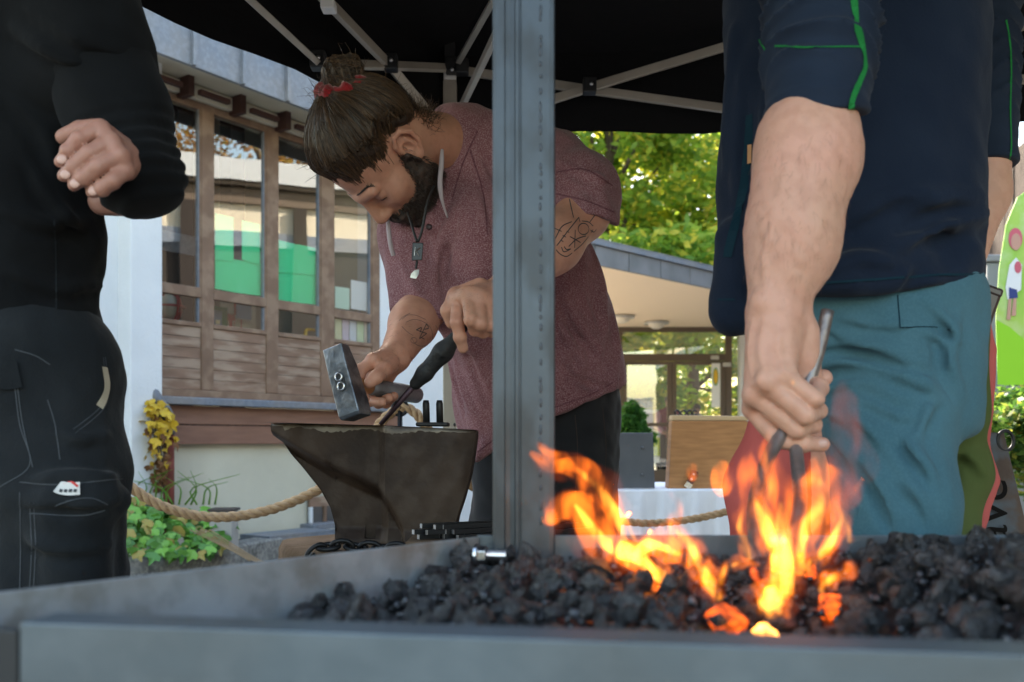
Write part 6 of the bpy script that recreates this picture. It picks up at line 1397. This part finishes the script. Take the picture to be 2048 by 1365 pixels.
# trousers
te = SDF()
te.u(cap(P(1640, 620, 1.36), P(1800, 620, 1.36), .108, .106, .92, (0, 1, 0))); te.u(cap(P(1820, 610, 1.36), P(1826, 800, 1.34), .086, .080), .05)
KN = P(1790, 1010, 1.27)
te.u(cap(P(1770, 740, 1.34), KN, .098, .074), .04); te.u(cap(KN, [KN[0] - .02, KN[1] + .06, .09], .078, .062), .03); te.u(cap(P(1860, 720, 1.33), P(1905, 836, 1.33), .062, .036), .035)
te.sub(ell(P(1960, 930, 1.33), (.050, .12, .040)), .02)
te.warp = lambda p: .003 * vnoise(p * [1, 1, .8], 22) + .0015 * vnoise(p, 60, 2)
for l, r in (([(1640, 650), (1720, 690), (1830, 700)], .012), ([(1620, 690), (1700, 690), (1790, 715), (1860, 725)], .014), ([(1610, 745), (1680, 720), (1760, 745), (1850, 770), (1870, 790)], .016), ([(1640, 780), (1720, 760), (1790, 790), (1850, 800)], .013), ([(1870, 800), (1850, 830), (1830, 880)], .014), ([(1800, 840), (1830, 900), (1860, 950)], .013), ([(1690, 820), (1740, 860), (1790, 930)], .012), ([(1700, 900), (1750, 960), (1790, 1040)], .013), ([(1800, 960), (1840, 1000), (1860, 1060)], .010), ([(1920, 620), (1900, 720), (1930, 800)], .014), ([(1850, 600), (1900, 650), (1925, 700)], .010), ([(1730, 800), (1790, 830), (1830, 835)], .010), ([(1690, 640), (1760, 655), (1820, 650)], .007), ([(1650, 820), (1700, 850), (1730, 890)], .009), ([(1840, 660), (1890, 690), (1900, 740)], .009), ([(1730, 930), (1770, 1000), (1790, 1060)], .008), ([(1810, 880), (1850, 930), (1875, 990)], .009), ([(1660, 870), (1700, 920), (1730, 990)], .009)): fold(te, l, r * .72, .007, .15, .9, 2.)
for l, r in (([(1650, 762), (1730, 745), (1800, 770)], .006), ([(1660, 705), (1740, 712), (1800, 735)], .005), ([(1840, 812), (1822, 850), (1815, 880)], .006), ([(1760, 890), (1790, 950), (1810, 1010)], .005)): fold(te, l, r, .012, .2, .9, 2., True)
elo, ehi = bounds([P(1560, 560, 1.36), P(1960, 560, 1.36), KN, P(1800, 640, 1.5)], .13); elo[2] = .07
tro = te.obj('trousers', elo, ehi, .0052, m_teal, rman)
strips('pocket_stitch', te, [[(1795, 590), (1800, 655)], [(1800, 655), (1870, 655), (1900, 660)]], .0015, m_zip, tro, .9, 2., 14, .0008)
rl = SDF(); rl.u(cap(P(1650, 740, 1.42), P(1556, 980, 1.46), .085, .075)); rl.u(cap(P(1556, 980, 1.46), [P(1548, 0, 1.47)[0], 1.5, .09], .075, .062), .03); rl.warp = lambda p: .004 * vnoise(p, 26)
lo_, hi_ = bounds([P(1650, 740, 1.42), P(1556, 980, 1.46)], .12); lo_[2] = .07; rl.obj('red_trouser_leg', lo_, hi_, .0075, m_redl, rman)
ol = SDF(); ol.u(cap(P(1880, 830, 1.40), P(1912, 950, 1.40), .060, .044)); ol.u(cap(P(1912, 950, 1.40), P(1860, 1120, 1.40), .046, .060), .03); ol.u(cap(P(1860, 1120, 1.40), [P(1850, 0, 1.4)[0], 1.42, .3], .06, .05), .03); ol.u(cap(P(1915, 580, 1.375), P(1920, 830, 1.375), .040, .040), .02); ol.warp = lambda p: .003 * vnoise(p, 30)
for l, r in (([(1905, 900), (1940, 915), (1970, 950)], .010), ([(1920, 890), (1900, 930), (1900, 980)], .008)): fold(ol, l, r * .8, .007, .2, 1., 2.)
lo_, hi_ = bounds([P(1880, 560, 1.4), P(1950, 950, 1.40), P(1860, 1120, 1.40)], .08); lo_[2] = .25; ol.obj('olive_panel', lo_, hi_, .006, m_olive, rman)
rt = SDF(); rt.u(chain([P(1958, 600, 1.41), P(1972, 700, 1.42), P(1966, 820, 1.42), P(1958, 890, 1.43), P(1974, 940, 1.43), P(1980, 960, 1.43), P(1956, 1030, 1.43), P(1934, 1090, 1.43), P(1915, 1160, 1.43)], [.009, .015, .014, .015, .013, .012, .016, .018, .020])); rt.warp = lambda p: .002 * vnoise(p, 40)
lo_, hi_ = bounds([P(1945, 600, 1.41), P(1975, 960, 1.43), P(1900, 1160, 1.43)], .03); rt.obj('red_trim', lo_, hi_, .004, m_redl, rman)
for q in ((KN[0] - .02, KN[1] + .06), (P(1548, 0, 1.47)[0], 1.5)):
    s_ = SDF(); s_.u(ell((q[0] - .05, q[1], .045), (.13, .05, .05))); s_.u(ell((q[0] + .02, q[1], .08), (.055, .045, .075)), .03); s_.isect(lambda p: .001 - p[:, 2], .0); s_.obj('shoe', (q[0] - .22, q[1] - .08, -.01), (q[0] + .12, q[1] + .08, .18), .008, m_pdark, rman)
hs = thing('belt_pouch', P(1985, 610, 1.44), 'dark brown leather pouch on the belt of the person in the vest', 'pouch'); m_lthr = M('dark brown leather', (.035, .016, .014), .4, coat=.2)
MB().hexa([P(1950, 720, 1.42), P(1968, 690, 1.42), P(1968, 690, 1.47), P(1950, 720, 1.47), P(1950, 562, 1.42), P(2006, 582, 1.42), P(2006, 582, 1.47), P(1950, 562, 1.47)]).build('pouch_body', m_lthr, hs, bevel=.004); MB().hexa([P(1948, 575, 1.418), P(2003, 596, 1.418), P(2003, 596, 1.472), P(1948, 575, 1.472), P(1948, 560, 1.418), P(2008, 580, 1.418), P(2008, 580, 1.472), P(1948, 560, 1.472)]).build('flap', m_lthr, hs, bevel=.003)
# tongs: two reins through the fist down to the coals
m_tong = M('worn tong steel', (.30, .27, .26), .42, .7, col2=(.16, .13, .12), nscale=14, bump=((70, .3),))
tn = thing('fire_tongs', P(1530, 1160, .86), 'long steel tongs gripped in the fist and reaching into the fire', 'tongs')
MB().tube(bez([P(1655, 622, 1.085), P(1640, 690, 1.08), P(1618, 760, 1.075), P(1580, 840, 1.065), P(1535, 920, 1.03), P(1510, 1010, .95), P(1515, 1100, .87), P(1530, 1165, .82)], 40), .0076, 12).build('rein', m_tong, tn, True)
MB().tube(bez([P(1606, 608, 1.10), P(1604, 680, 1.10), P(1597, 760, 1.09), P(1590, 860, 1.07), P(1595, 930, 1.03), P(1600, 1010, .95), P(1580, 1100, .87), P(1560, 1165, .82)], 40), .0074, 12).build('rein', m_tong, tn, True)
MB().add(*ell_mesh(P(1558, 1085, .88), (.012, .012, .012), 14, 8)).build('rivet', m_tong, tn, True)

# ================================================================== person at the left, black shirt and cargo trousers
lman = thing('person', P(60, 1200, 1.3) * [1, 1, 0], 'person in black long sleeves and dark cargo trousers cut off by the left edge', 'person')
m_bshirt = M('black jersey', (.0035, .0037, .0042), .9, col2=(.0055, .006, .0068), nscale=10, sheen=.04, bump=((300, .2),)); m_cargo = M('dark cargo cotton', (.008, .0095, .011), .9, col2=(.015, .017, .019), nscale=7, sheen=.05, bump=((320, .3), (40, .15))); m_cst = M('grey stitching', (.055, .06, .066), .8)
la = SDF(); LW = P(258, 325, 1.17); la.u(cap(P(285, 345, 1.21), P(252, 335, 1.17), .030, .028)); la.u(cap(P(280, 400, 1.24), P(205, 404, 1.25), .022, .018), .01)
mc = [P(200, 258, 1.125), P(222, 285, 1.12), P(240, 312, 1.118), P(249, 342, 1.125)]
hand_sdf(la, LW, .036, mc, [[P(160, 278, 1.112), P(138, 302, 1.112), P(122, 324, 1.118)], [P(178, 308, 1.108), P(148, 334, 1.108), P(128, 352, 1.115)], [P(196, 334, 1.106), P(168, 356, 1.108), P(148, 370, 1.115)], [P(226, 362, 1.112), P(204, 378, 1.114), P(184, 384, 1.12)]], [P(190, 262, 1.15), P(160, 262, 1.15), P(126, 274, 1.15)], fr=.0089, palm=.0115, kk=.0035)
la.warp = lambda p: .0006 * vnoise(p, 140)
lc_ = SDF(); lc_.u(cap(P(-40, -250, 1.3), P(-30, 680, 1.3), .11, .11)); lc_.u(cap(P(-30, 700, 1.3), P(112, 1200, 1.26), .06, .05), .05); lc_.u(cap(P(-60, 700, 1.3), P(-120, 1200, 1.33), .06, .05), .05); lc_.u(ell(P(-20, -560, 1.27), (.08, .1, .12)), .02); lc_.u(cap(P(-30, -450, 1.29), P(-40, -250, 1.3), .055, .065), .05)
for q in (P(112, 1200, 1.26), P(-120, 1200, 1.33)): lc_.u(cap(q, [q[0], q[1], .1], .05, .04), .03)
l0, l1 = bounds([P(-40, -700, 1.3), P(105, 1200, 1.25), P(-120, 1200, 1.33)], .16); l0[2] = .05
lbody = join_sdf('body', [(la, *bounds([P(300, 400, 1.22), P(118, 250, 1.1), P(140, 350, 1.2)], .05), .0024), (lc_, l0, l1, .014)], m_skin3, lman)
for p_ in (P(124, 319, 1.106), P(131, 349, 1.104), P(150, 367, 1.104), P(186, 382, 1.109)): V, F = ell_mesh(p_, (.0062, .0022, .0058), 12, 8); mesh('nail', V, F, m_nail, lbody, True)
hr2 = SDF(); hr2.u(ell(P(-20, -580, 1.28), (.088, .108, .12))); hr2.obj('hair', *bounds([P(-20, -580, 1.28)], .15), .009, m_hairb, lman)
ls = SDF(); ls.u(chain([P(-45, -330, 1.3), P(-45, -80, 1.3), P(-60, 200, 1.3), P(-55, 450, 1.29), P(-40, 720, 1.29)], [.14, .180, .168, .158, .166], .66, (0, 1, 0))); ls.warp = lambda p: .004 * vnoise(p * [1, 1, 1.3], 20) + .002 * vnoise(p, 50, 4)
ls.u(cap(P(95, -160, 1.26), P(190, 120, 1.23), .080, .078), .05)
pl_ = plane(P(-200, 660, 1.0), P(220, 690, 1.0), P(-200, 660, 2.0)); ps_ = 1 if pl_(np.array([P(0, 1000, 1.3)]))[0] > 0 else -1
ls.isect(lambda p: ps_ * pl_(p), .006)
for l, r in (([(30, 60), (110, 110), (230, 150)], .012), ([(60, 20), (150, 80), (250, 110)], .010), ([(20, 200), (80, 260), (110, 330)], .012), ([(10, 420), (90, 450), (180, 440)], .012), ([(20, 540), (100, 580), (200, 570)], .012), ([(60, 330), (100, 400), (190, 480)], .010)): fold(ls, l, r * .8, .010, .2, .9, 2.)
q0, q1 = bounds([P(-260, -420, 1.3), P(300, 160, 1.2), P(215, 700, 1.28), P(-40, 700, 1.45)], .06); lsh = ls.obj('shirt', q0, q1, .0062, m_bshirt, lman)
strips('hem_stitch', ls, [[(0, 655), (100, 662), (212, 672)], [(108, 440), (112, 560), (112, 680)]], .002, m_cargo, lsh, .9, 2., 20, .0008)
sl_ = SDF(); sl_.u(chain([P(175, 60, 1.235), P(232, 220, 1.22), P(278, 355, 1.205)], [.072, .066, .052])); sl_.u(cap(P(278, 358, 1.205), P(266, 345, 1.185), .052, .045), .02)
sl_.isect(lambda p: (p - P(0, 429, 1.22))[:, 2] * -1 if False else P(0, 426, 1.17)[2] - p[:, 2], .02)
ax_ = nrm(P(288, 360, 1.215) - P(232, 220, 1.22))
def slw(p):
    t = (p - P(232, 220, 1.22)) @ ax_; o = p - P(232, 220, 1.22); ang = np.arctan2(o[:, 0], o[:, 1]); return -.0022 * np.clip((t - .01) * 25, 0, 1) * np.sin(t * 330 + 1.3 * np.sin(ang * 2)) + .002 * vnoise(p, 40)
sl_.warp = slw; q0, q1 = bounds([P(175, 60, 1.235), P(300, 400, 1.21)], .085); sl_.obj('sleeve', q0, q1, .0042, m_bshirt, lman)
ct = SDF(); ct.u(cap(P(-80, 740, 1.3), P(60, 740, 1.29), .112, .112)); ct.u(cap(P(90, 760, 1.27), P(112, 950, 1.25), .092, .090), .04); ct.u(cap(P(112, 950, 1.25), P(116, 1180, 1.26), .089, .082), .02); ct.u(cap(P(116, 1180, 1.26), [P(116, 0, 1.26)[0], 1.27, .09], .082, .066), .03); ct.u(cap(P(-80, 760, 1.3), [P(-140, 0, 1.33)[0], 1.33, .09], .1, .068), .03)
ct.u(chain([P(40, 985, 1.175), P(110, 985, 1.165), P(190, 992, 1.18), P(235, 1000, 1.21)], [.020, .022, .022, .018]), .014); ct.u(cap(P(150, 1020, 1.19), P(150, 1150, 1.19), .045, .04), .03)
ct.warp = lambda p: .003 * vnoise(p, 26) + .0015 * vnoise(p, 70, 2)
for l, r in (([(50, 1010), (120, 1010), (240, 1005)], .006), ([(60, 960), (130, 950), (240, 955)], .008), ([(110, 860), (160, 880), (220, 870)], .010), ([(60, 1080), (130, 1100), (220, 1090)], .012)): fold(ct, l, r * .8, .007, .2, .9, 2.)
fold(ct, [(45, 1022), (140, 1026), (235, 1018)], .004, .006, .2, .9, 2., True)
q0, q1 = bounds([P(-240, 680, 1.3), P(250, 760, 1.25), P(150, 1100, 1.17), P(-80, 740, 1.42)], .09); q0[2] = .07; ctr = ct.obj('trousers', q0, q1, .0055, m_cargo, lman)
strips('stitching', ct, [[(210, 715), (216, 780), (205, 820), (150, 868)], [(206, 715), (211, 780), (200, 815), (146, 860)], [(28, 760), (40, 850), (60, 930), (0, 975)], [(33, 760), (46, 850), (66, 935)], [(40, 985), (42, 1090), (40, 1180)], [(60, 1005), (64, 1100), (60, 1180)], [(68, 1005), (72, 1100), (68, 1180)], [(95, 800), (110, 850), (120, 920)], [(40, 965), (120, 970), (200, 962), (245, 958)], [(60, 1028), (140, 1032), (180, 1030), (225, 1015)], [(110, 1012), (150, 1000), (185, 998), (215, 1010)], [(30, 700), (70, 712), (100, 730)]], .0013, m_cst, ctr, .9, 2., 18, .0008)
strips('pocket_lining', ct, [[(208, 735), (213, 770), (208, 795), (198, 815)]], .010, M('beige lining', (.35, .30, .22), .9), ctr, .9, 2., 12, .0016)
strips('back_pocket_flap', ct, [[(-10, 745), (15, 752), (40, 748)]], .035, m_cargo, ctr, .9, 2., 10, .005)
strips('care_label', ct, [[(116, 978), (138, 980), (160, 979)]], .0165, M('white woven label', (.62, .60, .57), .8), ctr, .9, 2., 10, .003); strips('label_mark', ct, [[(128, 973), (142, 971), (156, 977)]], .003, m_red, ctr, .9, 2., 10, .0042)
strips('label_lettering', ct, [[(121, 983), (127, 984)], [(130, 983), (136, 984)], [(139, 983), (145, 984)], [(148, 983), (154, 984)]], .004, m_cst, ctr, .9, 2., 5, .0044)
for q in ((P(116, 0, 1.26)[0], 1.27), (P(-140, 0, 1.33)[0], 1.33)):
    s_ = SDF(); s_.u(ell((q[0] + .05, q[1], .045), (.13, .05, .05))); s_.u(ell((q[0] - .02, q[1], .08), (.055, .045, .075)), .03); s_.isect(lambda p: .001 - p[:, 2], .0); s_.obj('shoe', (q[0] - .12, q[1] - .08, -.01), (q[0] + .22, q[1] + .08, .18), .008, m_pdark, lman)

# ================================================================== far visitors behind the glass doors
def visitor(px, d, htop, label, vestc, shirtc, trc):
    x = (px - 1024) / FPX * d; k = htop / 1.75; t = thing('person', (x, d, 0), label, 'person', 'visitors by the glass doors')
    sk = SDF(); sk.u(ell((x, d, 1.63 * k), (.075 * k, .09 * k, .115 * k))); sk.u(cap((x, d, 1.40 * k), (x, d, 1.55 * k), .06 * k, .05 * k), .03)
    for s in (-1, 1):
        sk.u(cap((x + .22 * s * k, d, 1.38 * k), (x + .26 * s * k, d - .03, 1.10 * k), .05, .042), .02); sk.u(cap((x + .26 * s * k, d - .03, 1.10 * k), (x + .14 * s * k, d - .22, .98 * k), .042, .035), .02); sk.u(cap((x + .14 * s * k, d - .22, .98 * k), (x + .06 * s * k, d - .27, .97 * k), .04, .03), .02)
        sk.u(cap((x + .1 * s, d, .9 * k), (x + .12 * s, d, .05), .07, .05), .02)
    sk.u(cap((x, d, .95 * k), (x, d, 1.36 * k), .14, .15, .7, (0, 1, 0)), .04)
    sk.obj('body', (x - .4, d - .36, .0), (x + .4, d + .2, 1.85 * k), .016, m_skin3, t)
    def piece(name, fs_, mat, h=.018):
        s_ = SDF()
        for f in fs_: s_.u(f, .03)
        s_.obj(name, (x - .42, d - .36, -.02), (x + .42, d + .25, 1.9 * k), h, mat, t)
    piece('shirt', [cap((x + .22 * s * k, d, 1.38 * k), (x + .26 * s * k, d - .03, 1.12 * k), .066, .056) for s in (-1, 1)] + [cap((x + .26 * s * k, d - .03, 1.10 * k), (x + .17 * s * k, d - .18, 1.0 * k), .055, .045) for s in (-1, 1)], shirtc)
    piece('vest', [cap((x, d, .95 * k), (x, d, 1.36 * k), .165, .175, .72, (0, 1, 0)), cap((x - .16, d, 1.40 * k), (x + .16, d, 1.40 * k), .07, .07)], vestc)
    piece('trousers', [cap((x + .09 * s, d, .92 * k), (x + .12 * s, d, .06), .10, .07) for s in (-1, 1)], trc)
    piece('hair', [ell((x, d + .02, 1.68 * k), (.085, .095, .10))], m_hairb, .014) if vestc is not m_shirt else None
visitor(1338, 19.3, 1.68, 'visitor in a maroon vest over a pink shirt seen through the left door', M('maroon vest', (.18, .02, .05), .8), M('pink shirt', (.6, .32, .42), .8), m_blk)
visitor(1394, 19.8, 1.52, 'grey haired visitor whose head shows above the oak board', M('grey jacket', (.2, .2, .22), .8), M('white sleeves', (.7, .7, .72), .8), m_blk)
